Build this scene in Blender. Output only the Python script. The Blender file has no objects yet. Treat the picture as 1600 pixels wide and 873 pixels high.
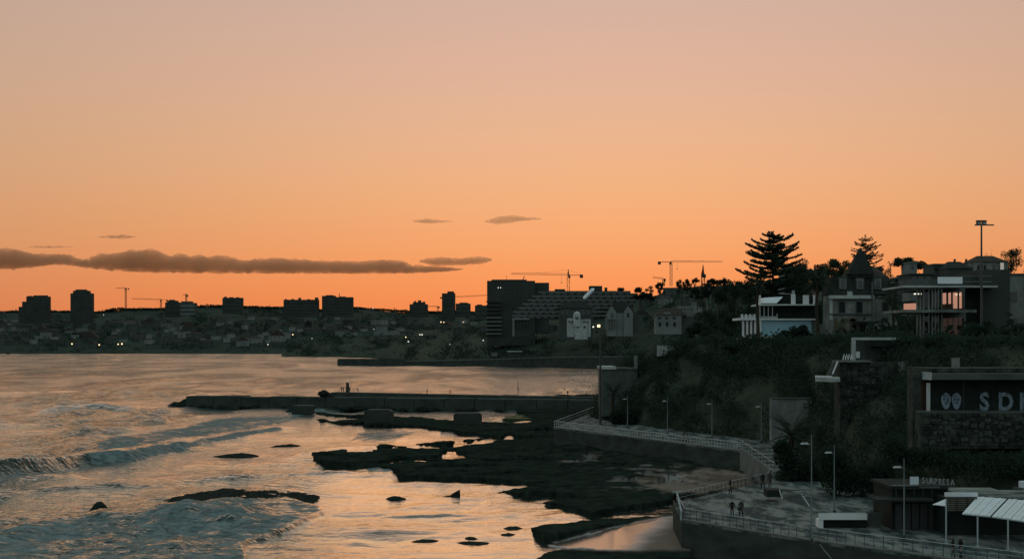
import bpy, bmesh, math, random
import numpy as np
from mathutils import Vector, Matrix, noise as mnoise
random.seed(7); rng = np.random.default_rng(7)
R = math.radians
scene = bpy.context.scene
col = scene.collection

# ------------------------------------------------------------------ camera
F, H, HOR = 2125.0, 20.0, 535.0          # focal length in photo pixels, eye height (m), horizon row
cd = bpy.data.cameras.new('camera'); cam = bpy.data.objects.new('camera', cd); col.objects.link(cam)
cam.location = (0, 0, H); cam.rotation_euler = (R(90), 0, 0)
cd.sensor_width = 36.0; cd.lens = F / 1600 * 36.0
cd.shift_y = (HOR - 436.5) / 1600.0
cd.clip_start = 0.5; cd.clip_end = 90000
scene.camera = cam

# ------------------------------------------------------------------ sky
SUN_AZ, SUN_EL = R(4.0), R(2.0)          # to the right of the view axis, just above the hill line
sdir = Vector((math.sin(SUN_AZ), math.cos(SUN_AZ), 0))
w = bpy.data.worlds.new('World'); scene.world = w; w.use_nodes = True
nt = w.node_tree; N = nt.nodes; L = nt.links
for n in list(N): N.remove(n)
out = N.new('ShaderNodeOutputWorld'); bg = N.new('ShaderNodeBackground'); L.new(bg.outputs[0], out.inputs[0])
tc = N.new('ShaderNodeTexCoord')
nrm = N.new('ShaderNodeVectorMath'); nrm.operation = 'NORMALIZE'; L.new(tc.outputs['Generated'], nrm.inputs[0])
sep = N.new('ShaderNodeSeparateXYZ'); L.new(nrm.outputs[0], sep.inputs[0])
flat = N.new('ShaderNodeCombineXYZ'); L.new(sep.outputs[0], flat.inputs[0]); L.new(sep.outputs[1], flat.inputs[1])
fn = N.new('ShaderNodeVectorMath'); fn.operation = 'NORMALIZE'; L.new(flat.outputs[0], fn.inputs[0])
dot = N.new('ShaderNodeVectorMath'); dot.operation = 'DOT_PRODUCT'; L.new(fn.outputs[0], dot.inputs[0]); dot.inputs[1].default_value = sdir
def wm(op, a, b=None):
    m = N.new('ShaderNodeMath'); m.operation = op
    for i, v in enumerate((a, b)):
        if v is None: continue
        if isinstance(v, (int, float)): m.inputs[i].default_value = v
        else: L.new(v, m.inputs[i])
    return m.outputs[0]
half = wm('ADD', wm('MULTIPLY', dot.outputs['Value'], 0.5), 0.5)
az, az_wide = wm('POWER', half, 20.0), wm('POWER', half, 2.2)
def ramp(stops, fac):
    r = N.new('ShaderNodeValToRGB'); e = r.color_ramp.elements
    r.color_ramp.interpolation = 'B_SPLINE'
    while len(e) < len(stops): e.new(0.5)
    for k, (p, c) in enumerate(stops): e[k].position = p; e[k].color = (*c, 1)
    L.new(fac, r.inputs[0]); return r.outputs[0]
# stops are sin(elevation)
tail = [(0.40, (0.47, 0.42, 0.385)), (0.60, (0.34, 0.405, 0.40)), (1.0, (0.29, 0.40, 0.41))]
sunside = ramp([(0.0, (0.93, 0.225, 0.062)), (0.035, (0.95, 0.285, 0.088)), (0.07, (0.92, 0.375, 0.145)), (0.12, (0.85, 0.45, 0.23)), (0.18, (0.75, 0.455, 0.315)), (0.25, (0.65, 0.43, 0.355))] + tail, sep.outputs[2])
side = ramp([(0.0, (0.60, 0.155, 0.047)), (0.035, (0.62, 0.195, 0.065)), (0.07, (0.60, 0.26, 0.102)), (0.12, (0.57, 0.31, 0.155)), (0.18, (0.53, 0.335, 0.21)), (0.25, (0.47, 0.33, 0.255))] + tail, sep.outputs[2])
back = ramp([(0.0, (0.31, 0.36, 0.36)), (0.06, (0.34, 0.395, 0.395)), (0.16, (0.36, 0.43, 0.44)), (0.30, (0.32, 0.42, 0.43)), (0.6, (0.28, 0.39, 0.40)), (1.0, (0.29, 0.40, 0.41))], sep.outputs[2])
mx0 = N.new('ShaderNodeMix'); mx0.data_type = 'RGBA'; L.new(az_wide, mx0.inputs[0]); L.new(back, mx0.inputs[6]); L.new(side, mx0.inputs[7])
mix = N.new('ShaderNodeMix'); mix.data_type = 'RGBA'
L.new(az, mix.inputs[0]); L.new(mx0.outputs[2], mix.inputs[6]); L.new(sunside, mix.inputs[7])
sky = N.new('ShaderNodeTexSky'); sky.sky_type = 'NISHITA'; sky.sun_disc = False
sky.sun_elevation = SUN_EL; sky.sun_rotation = SUN_AZ; sky.air_density = 1.5; sky.dust_density = 4; sky.ozone_density = 2
add = N.new('ShaderNodeMix'); add.data_type = 'RGBA'; add.blend_type = 'ADD'; add.inputs[0].default_value = 0.004
L.new(mix.outputs[2], add.inputs[6]); L.new(sky.outputs[0], add.inputs[7])
L.new(add.outputs[2], bg.inputs[0]); bg.inputs[1].default_value = 1.0

# ------------------------------------------------------------------ the last glow of the sun, low behind the town
ld = bpy.data.lights.new('sun', 'SUN'); ld.energy = 0.06; ld.angle = R(45); ld.color = (1.0, 0.55, 0.3)
sun = bpy.data.objects.new('sun', ld); col.objects.link(sun)
tosun = Vector((math.sin(SUN_AZ) * math.cos(SUN_EL), math.cos(SUN_AZ) * math.cos(SUN_EL), math.sin(SUN_EL)))
sun.rotation_euler = tosun.to_track_quat('Z', 'Y').to_euler(); sun.location = (0, 0, 60)

vs = scene.view_settings
scene.display_settings.display_device = 'sRGB'
vs.view_transform = 'Standard'; vs.look = 'None'; vs.exposure = 0.0; vs.gamma = 1.0; vs.use_curve_mapping = False
scene.render.engine = 'CYCLES'
cy = scene.cycles
cy.use_denoising = True; cy.max_bounces = 6; cy.diffuse_bounces = 2; cy.glossy_bounces = 3; cy.volume_bounces = 2
cy.transparent_max_bounces = 8; cy.caustics_reflective = False; cy.caustics_refractive = False

# ------------------------------------------------------------------ helpers
def P(px, py, D): return ((px - 800) / F * D, D, H + (HOR - py) / F * D)     # photo pixel + distance -> point
def G(px, py, z=0.0): return P(px, py, F * (H - z) / (py - HOR))              # photo pixel on the level z
def XP(px, D): return (px - 800) / F * D
def ZP(py, D): return H + (HOR - py) / F * D
def interp(x, pts): return np.interp(x, [p[0] for p in pts], [p[1] for p in pts])
ORG = {}
def org(o): return ORG.get(o.name, (0, 0, 0)) if o is not None else (0, 0, 0)
def tag(o, label=None, cat=None, group=None, kind=None):
    if label: o['label'] = label
    if cat: o['category'] = cat
    if group: o['group'] = group
    if kind: o['kind'] = kind
    return o
def thing(name, loc, label, cat, group=None):
    o = bpy.data.objects.new(name, None); col.objects.link(o); o.location = loc; o.empty_display_size = 0.3
    ORG[o.name] = tuple(loc)
    return tag(o, label, cat, group)
def link(name, me, mat, parent=None):
    o = bpy.data.objects.new(name, me); col.objects.link(o)
    if mat is not None and not me.materials: me.materials.append(mat)
    if parent is not None: o.parent = parent; ORG[o.name] = org(parent)
    return o
def arr_mesh(name, V, Q, smooth=False):
    """mesh from numpy arrays, Q (m,4) or (m,3)"""
    me = bpy.data.meshes.new(name); V = np.asarray(V, dtype=np.float32); Q = np.asarray(Q, dtype=np.int32); k = Q.shape[1]
    me.vertices.add(len(V)); me.vertices.foreach_set('co', V.ravel())
    me.loops.add(Q.size); me.loops.foreach_set('vertex_index', Q.ravel())
    me.polygons.add(len(Q)); me.polygons.foreach_set('loop_start', np.arange(0, Q.size, k, dtype=np.int32))
    me.polygons.foreach_set('use_smooth', np.full(len(Q), smooth, dtype=bool))
    me.update(calc_edges=True); me.validate(); return me
class MB:
    def __init__(s): s.v = []; s.f = []
    def quad(s, *p): n = len(s.v); s.v += [tuple(q) for q in p]; s.f.append(tuple(range(n, n + len(p)))); return s
    def hexa(s, b, t):                                   # four bottom points (ccw seen from above), four top points
        n = len(s.v); s.v += [tuple(q) for q in b] + [tuple(q) for q in t]
        s.f += [(n+3, n+2, n+1, n), (n+4, n+5, n+6, n+7)] + [(n+i, n+(i+1) % 4, n+4+(i+1) % 4, n+4+i) for i in range(4)]
        return s
    def box(s, x0, x1, y0, y1, z0, z1):
        return s.hexa([(x0, y0, z0), (x1, y0, z0), (x1, y1, z0), (x0, y1, z0)], [(x0, y0, z1), (x1, y0, z1), (x1, y1, z1), (x0, y1, z1)])
    def pbox(s, px0, px1, py0, py1, D, dep, off=0.0):    # a box whose front fills a pixel rectangle at distance D
        D += off
        return s.box(XP(px0, D), XP(px1, D), D, D + dep, ZP(max(py0, py1), D), ZP(min(py0, py1), D))
    def prism(s, poly, z0, z1):                          # polygon (ccw) between two heights (numbers or lists)
        k = len(poly); n = len(s.v)
        a = z0 if isinstance(z0, (list, tuple)) else [z0] * k; b = z1 if isinstance(z1, (list, tuple)) else [z1] * k
        s.v += [(p[0], p[1], a[i]) for i, p in enumerate(poly)] + [(p[0], p[1], b[i]) for i, p in enumerate(poly)]
        s.f += [tuple(range(n + k - 1, n - 1, -1)), tuple(range(n + k, n + 2 * k))]
        s.f += [(n+i, n+(i+1) % k, n+k+(i+1) % k, n+k+i) for i in range(k)]; return s
    def extr(s, prof, y0, y1):                           # x,z outline (ccw seen from -y) pushed back in y
        k = len(prof); n = len(s.v)
        s.v += [(p[0], y0, p[1]) for p in prof] + [(p[0], y1, p[1]) for p in prof]
        s.f += [tuple(range(n, n + k)), tuple(range(n + 2 * k - 1, n + k - 1, -1))]
        s.f += [(n+(i+1) % k, n+i, n+k+i, n+k+(i+1) % k) for i in range(k)]; return s
    def tube(s, path, r, n=6, cap=True):
        path = [Vector(p) for p in path]; rr = r if isinstance(r, (list, tuple)) else [r] * len(path)
        rings = []
        for i, p in enumerate(path):
            d = (path[min(i+1, len(path)-1)] - path[max(i-1, 0)])
            d = d.normalized() if d.length > 1e-9 else Vector((0, 0, 1))
            a = d.cross(Vector((0, 0, 1)) if abs(d.z) < 0.95 else Vector((1, 0, 0))).normalized(); b = d.cross(a)
            m = len(s.v); rings.append(m)
            s.v += [tuple(p + (a * math.cos(t) + b * math.sin(t)) * rr[i]) for t in [2 * math.pi * q / n for q in range(n)]]
        for i in range(len(rings) - 1):
            for q in range(n):
                s.f.append((rings[i] + q, rings[i] + (q+1) % n, rings[i+1] + (q+1) % n, rings[i+1] + q))
        if cap: s.f += [tuple(rings[0] + q for q in range(n))[::-1], tuple(rings[-1] + q for q in range(n))]
        return s
    def blob(s, c, r, sub=2, amp=0.2, seed=0, fl=1.0):
        bm = bmesh.new(); bmesh.ops.create_icosphere(bm, subdivisions=sub, radius=1.0); n = len(s.v)
        bm.verts.ensure_lookup_table()
        for v in bm.verts:
            k = 1 + amp * mnoise.noise(v.co * 1.7 + Vector((seed * 3.1, seed * 1.7, seed))) + amp * 0.6 * mnoise.noise(v.co * 4.1 + Vector((seed, 0, seed * 2.3)))
            s.v.append((c[0] + v.co.x * k * r[0], c[1] + v.co.y * k * r[1], c[2] + v.co.z * k * r[2] * fl))
        s.f += [tuple(n + v.index for v in f.verts) for f in bm.faces]; bm.free(); return s
    def turn(s, ang, cx, cy):
        c, q = math.cos(ang), math.sin(ang)
        s.v = [(cx + (x-cx) * c - (y-cy) * q, cy + (x-cx) * q + (y-cy) * c, z) for x, y, z in s.v]; return s
    def build(s, name, mat, parent=None, smooth=False):
        o0 = org(parent); me = bpy.data.meshes.new(name)
        me.from_pydata([(x-o0[0], y-o0[1], z-o0[2]) for x, y, z in s.v], [], s.f); me.validate()
        if smooth: me.polygons.foreach_set('use_smooth', [True] * len(me.polygons))
        me.update(); return link(name, me, mat, parent)
def copy_tree(o, parent=None, loc=None, rz=None):
    c = o.copy(); col.objects.link(c)
    if parent is not None: c.parent = parent
    if loc is not None: c.location = loc
    if rz is not None: c.rotation_euler[2] = rz
    for ch in list(o.children): copy_tree(ch, c)
    return c

# ------------------------------------------------------------------ materials
def mat(name, c, rough=0.8, var=0.25, scale=1.0, bump=0.0, spec=0.08, metal=0.0, c2=None, stretch=None, bdist=0.05):
    m = bpy.data.materials.new(name); m.use_nodes = True; nt = m.node_tree; N = nt.nodes; L = nt.links
    b = N['Principled BSDF']; b.inputs['Roughness'].default_value = rough; b.inputs['Metallic'].default_value = metal
    b.inputs['Specular IOR Level'].default_value = spec
    tc = N.new('ShaderNodeTexCoord'); mp = N.new('ShaderNodeMapping'); L.new(tc.outputs['Object'], mp.inputs[0])
    if stretch: mp.inputs['Scale'].default_value = stretch
    nz = N.new('ShaderNodeTexNoise'); nz.inputs['Scale'].default_value = scale; nz.inputs['Detail'].default_value = 6; nz.inputs['Roughness'].default_value = 0.65
    L.new(mp.outputs[0], nz.inputs['Vector'])
    cr = N.new('ShaderNodeValToRGB'); cr.color_ramp.elements[0].position = 0.3; cr.color_ramp.elements[1].position = 0.7
    lo = tuple(x * (1 - var) for x in c); hi = tuple(min(1, x * (1 + var)) for x in (c2 or c))
    cr.color_ramp.elements[0].color = (*lo, 1); cr.color_ramp.elements[1].color = (*hi, 1)
    L.new(nz.outputs[0], cr.inputs[0]); L.new(cr.outputs[0], b.inputs['Base Color'])
    if bump:
        bp = N.new('ShaderNodeBump'); bp.inputs['Strength'].default_value = bump; bp.inputs['Distance'].default_value = bdist
        L.new(nz.outputs[0], bp.inputs['Height']); L.new(bp.outputs[0], b.inputs['Normal'])
    return m
def leafy(m):
    """thin leaves pass half their light on to the far side"""
    N = m.node_tree.nodes; L = m.node_tree.links; b = N['Principled BSDF']; tr = N.new('ShaderNodeBsdfTranslucent'); mx = N.new('ShaderNodeMixShader'); mx.inputs[0].default_value = 0.45
    L.new(b.inputs['Base Color'].links[0].from_socket, tr.inputs['Color']); L.new(b.outputs[0], mx.inputs[1]); L.new(tr.outputs[0], mx.inputs[2]); L.new(mx.outputs[0], N['Material Output'].inputs[0]); return m
def emit(name, c, s):
    m = bpy.data.materials.new(name); m.use_nodes = True; b = m.node_tree.nodes['Principled BSDF']
    b.inputs['Base Color'].default_value = (*c, 1); b.inputs['Emission Color'].default_value = (*c, 1); b.inputs['Emission Strength'].default_value = s
    return m
M = dict(
    rock=mat('rock', (0.019, 0.026, 0.021), 0.85, 0.4, 0.6, 0.9, bdist=0.3, spec=0.02),
    concrete=mat('dark_concrete', (0.052, 0.062, 0.054), 0.85, 0.35, 0.25, 0.4, spec=0.06),
    pale_concrete=mat('pale_concrete', (0.15, 0.16, 0.145), 0.85, 0.3, 0.4, 0.3),
    seawall=mat('sea_wall', (0.046, 0.056, 0.047), 0.9, 0.4, 0.3, 0.5, stretch=(1, 1, 2.5), spec=0.06),
    cliff=mat('cliff_earth', (0.034, 0.05, 0.036), 0.95, 0.4, 0.15, 0.9, c2=(0.047, 0.052, 0.037), bdist=0.6, spec=0.06),
    turf=mat('dark_turf', (0.030, 0.047, 0.034), 0.95, 0.4, 0.08, 0.5, bdist=0.5, spec=0.06),
    farland=mat('far_ground', (0.028, 0.043, 0.033), 0.95, 0.4, 0.01, spec=0.06),
    leaf=mat('foliage', (0.040, 0.064, 0.044), 0.9, 0.3, 0.12, spec=0.0),
    leaf2=mat('foliage_dark', (0.030, 0.048, 0.035), 0.9, 0.3, 0.05, spec=0.0),
    pine=mat('pine_needles', (0.032, 0.052, 0.035), 0.8, 0.4, 0.5, spec=0.1),
    frond=mat('palm_frond', (0.036, 0.056, 0.036), 0.7, 0.4, 0.6, spec=0.2),
    bark=mat('bark', (0.05, 0.04, 0.03), 0.95, 0.3, 1.5, 0.5, spec=0.06),
    white=mat('white_paint', (0.74, 0.74, 0.72), 0.7, 0.12, 0.5),
    offwhite=mat('weathered_white', (0.40, 0.42, 0.40), 0.85, 0.3, 0.4),
    blue=mat('blue_render', (0.33, 0.52, 0.60), 0.8, 0.12, 0.3),
    dull=mat('dull_plaster', (0.085, 0.098, 0.088), 0.9, 0.35, 0.3, spec=0.06),
    dull2=mat('stained_plaster', (0.15, 0.165, 0.15), 0.9, 0.5, 0.35, 0.2, c2=(0.19, 0.20, 0.18), spec=0.06),
    far_a=mat('far_plaster_grey', (0.07, 0.083, 0.075), 0.9, 0.3, 0.05, spec=0.06),
    far_b=mat('far_plaster_pale', (0.18, 0.195, 0.18), 0.9, 0.3, 0.05, spec=0.06),
    far_c=mat('far_plaster_dark', (0.055, 0.066, 0.058), 0.9, 0.3, 0.05, spec=0.06),
    tile=mat('roof_tile', (0.06, 0.05, 0.042), 0.9, 0.35, 0.5, spec=0.06),
    slate=mat('dark_roof', (0.03, 0.036, 0.032), 0.8, 0.3, 0.5, spec=0.06),
    tower=mat('tower_concrete', (0.048, 0.056, 0.05), 0.9, 0.25, 0.05, spec=0.06),
    band=mat('balcony_band', (0.16, 0.18, 0.165), 0.9, 0.2, 0.05, spec=0.06),
    glass=mat('dark_glass', (0.02, 0.025, 0.025), 0.08, 0.2, 0.5, spec=0.6),
    steel=mat('galvanised_steel', (0.36, 0.40, 0.40), 0.5, 0.15, 2.0, spec=0.4),
    pole=mat('painted_pole', (0.17, 0.20, 0.20), 0.6, 0.15, 2.0),
    stone_b=mat('rubble_stone_pale', (0.066, 0.076, 0.066), 0.95, 0.5, 1.6, 1.0, bdist=0.2),
    stone_c=mat('rubble_stone_dark', (0.026, 0.034, 0.028), 0.95, 0.5, 1.6, 1.0, bdist=0.2),
    darksteel=mat('dark_steel', (0.05, 0.052, 0.05), 0.5, 0.2, 2.0, metal=0.3, spec=0.5),
    crane=mat('crane_paint', (0.16, 0.09, 0.03), 0.6, 0.2, 1.0),
    crane_red=mat('crane_red', (0.20, 0.05, 0.03), 0.6, 0.2, 1.0),
    weight=mat('counterweight', (0.05, 0.05, 0.048), 0.9, 0.2, 1.0),
    sheet=mat('corrugated_white', (0.72, 0.74, 0.76), 0.5, 0.08, 0.8, spec=0.4),
    louvre=mat('timber_louvre', (0.20, 0.18, 0.14), 0.8, 0.2, 1.0),
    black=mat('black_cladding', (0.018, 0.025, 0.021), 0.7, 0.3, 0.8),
    stone=mat('rubble_stone', (0.042, 0.05, 0.041), 0.95, 0.6, 1.2, 1.0, c2=(0.055, 0.062, 0.05), bdist=0.2, spec=0.06),
    sign=mat('sign_white', (0.62, 0.66, 0.70), 0.6, 0.05, 0.5),
    letter=mat('sign_letter', (0.34, 0.36, 0.36), 0.6, 0.05, 0.5),
    spray=mat('spray_paint', (0.20, 0.25, 0.29), 0.8, 0.6, 2.2),
    spray2=mat('spray_ochre', (0.11, 0.095, 0.06), 0.8, 0.3, 2.0),
    cloth_dark=mat('dark_coat', (0.022, 0.024, 0.026), 0.9, 0.2, 5.0),
    cloth_navy=mat('navy_jeans', (0.02, 0.024, 0.03), 0.9, 0.2, 5.0),
    cloth_grey=mat('grey_jacket', (0.05, 0.05, 0.05), 0.9, 0.2, 5.0),
    skin=mat('skin', (0.30, 0.19, 0.14), 0.6, 0.1, 5.0),
    hair=mat('hair', (0.02, 0.016, 0.012), 0.7, 0.1, 5.0),
    algae=mat('green_algae', (0.06, 0.075, 0.03), 0.7, 0.3, 0.5),
    lamp=emit('lamp_warm', (1.0, 0.72, 0.38), 2.2),
    lamp_w=emit('lamp_white', (0.95, 0.9, 0.75), 1.1),
)
for k_ in ('leaf', 'leaf2', 'frond'): leafy(M[k_])
def mirror(name, c, rough):
    m = bpy.data.materials.new(name); m.use_nodes = True; b = m.node_tree.nodes['Principled BSDF']
    b.inputs['Base Color'].default_value = (*c, 1); b.inputs['Metallic'].default_value = 1.0; b.inputs['Roughness'].default_value = rough
    return m
M['coated'] = mirror('coated_glass', (0.95, 0.76, 0.66), 0.06)
# ------------------------------------------------------------------ numeric helpers for the terrain
def poly_sd(PX, PY, poly):
    """signed distance to a closed polygon, positive inside"""
    d = np.full(PX.shape, 1e9); ins = np.zeros(PX.shape, bool); n = len(poly)
    for i in range(n):
        ax, ay = poly[i]; bx, by = poly[(i+1) % n]
        ex, ey = bx-ax, by-ay; t = np.clip(((PX-ax)*ex + (PY-ay)*ey) / (ex*ex + ey*ey + 1e-9), 0, 1)
        d = np.minimum(d, np.hypot(PX-ax-t*ex, PY-ay-t*ey))
        if ay != by:
            c = ((ay > PY) != (by > PY)) & (PX < (bx-ax)*(PY-ay)/(by-ay) + ax); ins ^= c
    return np.where(ins, d, -d)
def line_sd(X, Y, pts):
    """signed distance to a polyline (positive on its right) and the running parameter"""
    d = np.full(X.shape, 1e9); s = np.zeros(X.shape); tt = np.zeros(X.shape)
    for i in range(len(pts)-1):
        ax, ay = pts[i]; bx, by = pts[i+1]; ex, ey = bx-ax, by-ay; L2 = ex*ex+ey*ey
        t = np.clip(((X-ax)*ex + (Y-ay)*ey)/L2, 0, 1); dd = np.hypot(X-ax-t*ex, Y-ay-t*ey)
        m = dd < d; d = np.where(m, dd, d); s = np.where(m, np.where(ex*(Y-ay)-ey*(X-ax) < 0, 1.0, -1.0), s); tt = np.where(m, i+t, tt)
    return d*s, tt
def smooth(a, b, x): t = np.clip((x-a)/(b-a), 0, 1); return t*t*(3-2*t)
def hash2(ix, iy, seed):
    h = np.sin(ix*127.1 + iy*311.7 + seed*74.7)*43758.5453; return h-np.floor(h)
def vnoise(x, y, seed=0):
    ix, iy = np.floor(x), np.floor(y); fx, fy = x-ix, y-iy; fx = fx*fx*(3-2*fx); fy = fy*fy*(3-2*fy)
    a = hash2(ix, iy, seed); b = hash2(ix+1, iy, seed); c = hash2(ix, iy+1, seed); d = hash2(ix+1, iy+1, seed)
    return a + (b-a)*fx + (c-a)*fy + (a-b-c+d)*fx*fy
def fbm(x, y, o=4, seed=0):
    r = 0; a = 0.5
    for k in range(o): r = r + a*vnoise(x*2**k, y*2**k, seed+k); a *= 0.5
    return r
def grid_faces(nr, nc):
    i = np.arange(nr*nc).reshape(nr, nc)
    return np.stack([i[:-1, :-1], i[:-1, 1:], i[1:, 1:], i[1:, :-1]], -1).reshape(-1, 4)
def structure(name, V, Q, m, smooth_=True):
    o = link(name, arr_mesh(name, V, Q, smooth_), m); tag(o, kind='structure'); return o

# ------------------------------------------------------------------ seabed and sea
structure('ground', [(-40000, -3000, -6), (40000, -3000, -6), (40000, 60000, -6), (-40000, 60000, -6)], [(0, 1, 2, 3)], M['farland'], False)

def sea_material():
    m = bpy.data.materials.new('sea_water'); m.use_nodes = True; nt = m.node_tree; N = nt.nodes; L = nt.links
    N.remove(N['Principled BSDF']); geo = N.new('ShaderNodeNewGeometry')
    def noise(scale, detail, st, rgh=0.6):
        mp = N.new('ShaderNodeMapping'); mp.inputs['Scale'].default_value = st; L.new(geo.outputs['Position'], mp.inputs[0])
        n = N.new('ShaderNodeTexNoise'); n.inputs['Scale'].default_value = scale; n.inputs['Detail'].default_value = detail; n.inputs['Roughness'].default_value = rgh
        L.new(mp.outputs[0], n.inputs['Vector']); return n.outputs[0]
    def attr(nm): a = N.new('ShaderNodeAttribute'); a.attribute_name = nm; return a.outputs['Fac']
    def math_(op, a, b, c=None, clamp=False):
        k = N.new('ShaderNodeMath'); k.operation = op; k.use_clamp = clamp
        for i, v in enumerate((a, b, c)):
            if v is None: continue
            if isinstance(v, (int, float)): k.inputs[i].default_value = v
            else: L.new(v, k.inputs[i])
        return k.outputs[0]
    def bump(h, s, d, prev=None):
        bp = N.new('ShaderNodeBump'); bp.inputs['Distance'].default_value = d; L.new(h, bp.inputs['Height'])
        if isinstance(s, (int, float)): bp.inputs['Strength'].default_value = s
        else: L.new(s, bp.inputs['Strength'])
        if prev: L.new(prev, bp.inputs['Normal'])
        return bp.outputs[0]
    chop = attr('chop')
    nb = bump(noise(1.1, 5, (0.6, 1.0, 1)), math_('MULTIPLY', chop, 0.75), 0.45)
    nb = bump(noise(0.22, 5, (0.6, 1.0, 1)), math_('MULTIPLY', chop, 0.6), 1.3, nb)
    nb = bump(noise(0.05, 6, (1.0, 0.22, 1), 0.7), math_('MULTIPLY', chop, 0.9), 4.5, nb)
    nb = bump(noise(0.5, 4, (0.2, 1.0, 1)), math_('MULTIPLY', chop, 0.7), 0.9, nb)
    # water: a dark body under a mirror that follows Fresnel (clear at steep angles, bright at grazing ones)
    body = N.new('ShaderNodeBsdfDiffuse'); body.inputs['Color'].default_value = (0.016, 0.034, 0.031, 1); L.new(nb, body.inputs['Normal'])
    gl = N.new('ShaderNodeBsdfGlossy'); gl.inputs['Roughness'].default_value = 0.09; gl.inputs['Color'].default_value = (0.92, 0.97, 0.92, 1); L.new(nb, gl.inputs['Normal'])
    fr = N.new('ShaderNodeFresnel'); fr.inputs['IOR'].default_value = 1.34; L.new(nb, fr.inputs['Normal'])
    fac = math_('POWER', math_('MULTIPLY', fr.outputs[0], 2.15, None, True), 1.5)
    wat = N.new('ShaderNodeMixShader'); L.new(fac, wat.inputs[0]); L.new(body.outputs[0], wat.inputs[1]); L.new(gl.outputs[0], wat.inputs[2])
    foam = N.new('ShaderNodeBsdfDiffuse')
    fc = N.new('ShaderNodeMix'); fc.data_type = 'RGBA'; fc.inputs[6].default_value = (0.055, 0.088, 0.088, 1); fc.inputs[7].default_value = (0.27, 0.315, 0.315, 1)
    cr = N.new('ShaderNodeMapRange'); cr.inputs['From Min'].default_value = 0.36; cr.inputs['From Max'].default_value = 0.64; L.new(noise(0.9, 8, (0.55, 1.0, 1), 0.75), cr.inputs[0]); L.new(cr.outputs[0], fc.inputs[0]); L.new(fc.outputs[2], foam.inputs['Color'])
    L.new(bump(noise(1.3, 6, (0.7, 1, 1)), 0.9, 0.35), foam.inputs['Normal'])
    nf = noise(0.8, 9, (0.5, 1.0, 1), 0.72)
    vm = N.new('ShaderNodeMapping'); vm.inputs['Scale'].default_value = (0.45, 0.8, 1); L.new(geo.outputs['Position'], vm.inputs[0])
    vo = N.new('ShaderNodeTexVoronoi'); vo.feature = 'DISTANCE_TO_EDGE'; vo.inputs['Scale'].default_value = 0.55; vo.inputs['Randomness'].default_value = 1.0
    ad = N.new('ShaderNodeVectorMath'); ad.operation = 'ADD'; L.new(vm.outputs[0], ad.inputs[0]); dn = N.new('ShaderNodeTexNoise'); dn.inputs['Scale'].default_value = 0.7; dn.inputs['Detail'].default_value = 4; L.new(geo.outputs['Position'], dn.inputs['Vector']); L.new(dn.outputs['Color'], ad.inputs[1]); L.new(ad.outputs[0], vo.inputs['Vector'])
    thr = math_('MULTIPLY_ADD', vo.outputs['Distance'], 0.45, math_('MULTIPLY_ADD', nf, 1.7, -0.47))      # lacy: foam gathers along the cell edges
    mr = N.new('ShaderNodeMapRange'); mr.inputs['From Min'].default_value = -0.06; mr.inputs['From Max'].default_value = 0.16; mr.inputs['To Max'].default_value = 0.95; L.new(math_('SUBTRACT', attr('foam'), thr), mr.inputs[0])
    mx = N.new('ShaderNodeMixShader'); L.new(mr.outputs[0], mx.inputs[0]); L.new(wat.outputs[0], mx.inputs[1]); L.new(foam.outputs[0], mx.inputs[2])
    L.new(mx.outputs[0], N['Material Output'].inputs[0]); return m
M['sea'] = sea_material()
pxs = np.concatenate([np.linspace(-3500, -220, 20), np.arange(-200, 1240, 2.2), np.linspace(1260, 3000, 16)])
pys = np.concatenate([np.linspace(2200, 930, 40), np.arange(920, 549, -0.9), [547, 545, 543, 541, 539.5]])
PX, PY = np.meshgrid(pxs, pys); SD = F*H/(PY-HOR); SX = (PX-800)/F*SD; SY = SD
step = np.gradient(SD, axis=0)
step = np.abs(step)
Z = np.zeros_like(SX)
calm = smooth(330, 560, PX)*smooth(640, 700, PY)*smooth(0, 1, 1)
sB, _t = line_sd(SX, SY, [G(x, y)[:2] for x, y in ((-160, 768), (-60, 753), (0, 744), (70, 734), (131, 722), (195, 719), (240, 708))])
patch = (1-0.8*np.exp(-(sB/9.0)**2))*(0.25+1.5*smooth(0.32, 0.66, fbm(SX/24, SY/60, 3, 14)))
for k in range(60):
    lam = 1.5*(1.06**k); a = lam*0.0085*rng.uniform(0.6, 1.3)*min(1.0, (8.0/lam)**0.5); th = (R(-12) if k % 2 else R(-84)) + rng.normal(0, 0.4); kx, ky = math.cos(th)*2*math.pi/lam, math.sin(th)*2*math.pi/lam
    Z += a*np.sin(kx*SX + ky*SY + rng.uniform(0, 6.28))*smooth(0.5, 2.0, lam/(step*(abs(math.sin(th))+0.2))/3)*(1-0.72*calm)*patch
Z += 0.22*np.sin(2*math.pi*(SX*0.97-SY*0.12)/58.0 + 1.3*fbm(SX/80, SY/120, 2))*(1-calm)
foam = np.zeros_like(SX)
def wave(pixpts, amps, back, front):
    global Z
    pts = [G(x, y)[:2] for x, y in pixpts]; s, t = line_sd(SX, SY, pts)
    A = np.interp(t, range(len(amps)), amps)*(0.75 + 0.5*fbm(SX/5, SY/5, 3, 5))
    ends = smooth(0, 0.6, t)*smooth(0, 0.6, len(amps)-1-t)
    s = s + 1.6*(fbm(SX/7, SY/7, 3, 9)-0.5)
    prof = np.where(s < 0, np.exp(-(s/back)**2), np.clip(1-s/front, 0, 1)**1.4)
    Z += A*ends*prof
    return s, t, A*ends
s1, t1, A1 = wave([(-160, 768), (-60, 753), (0, 744), (70, 734), (131, 722), (160, 721), (195, 719), (215, 713), (240, 708), (300, 692), (380, 679), (456, 664)],
                  [2.7, 2.7, 2.6, 2.4, 1.8, 1.7, 1.8, 1.2, 1.5, 0.7, 0.5, 0.3], 7.0, 2.3)
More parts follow.
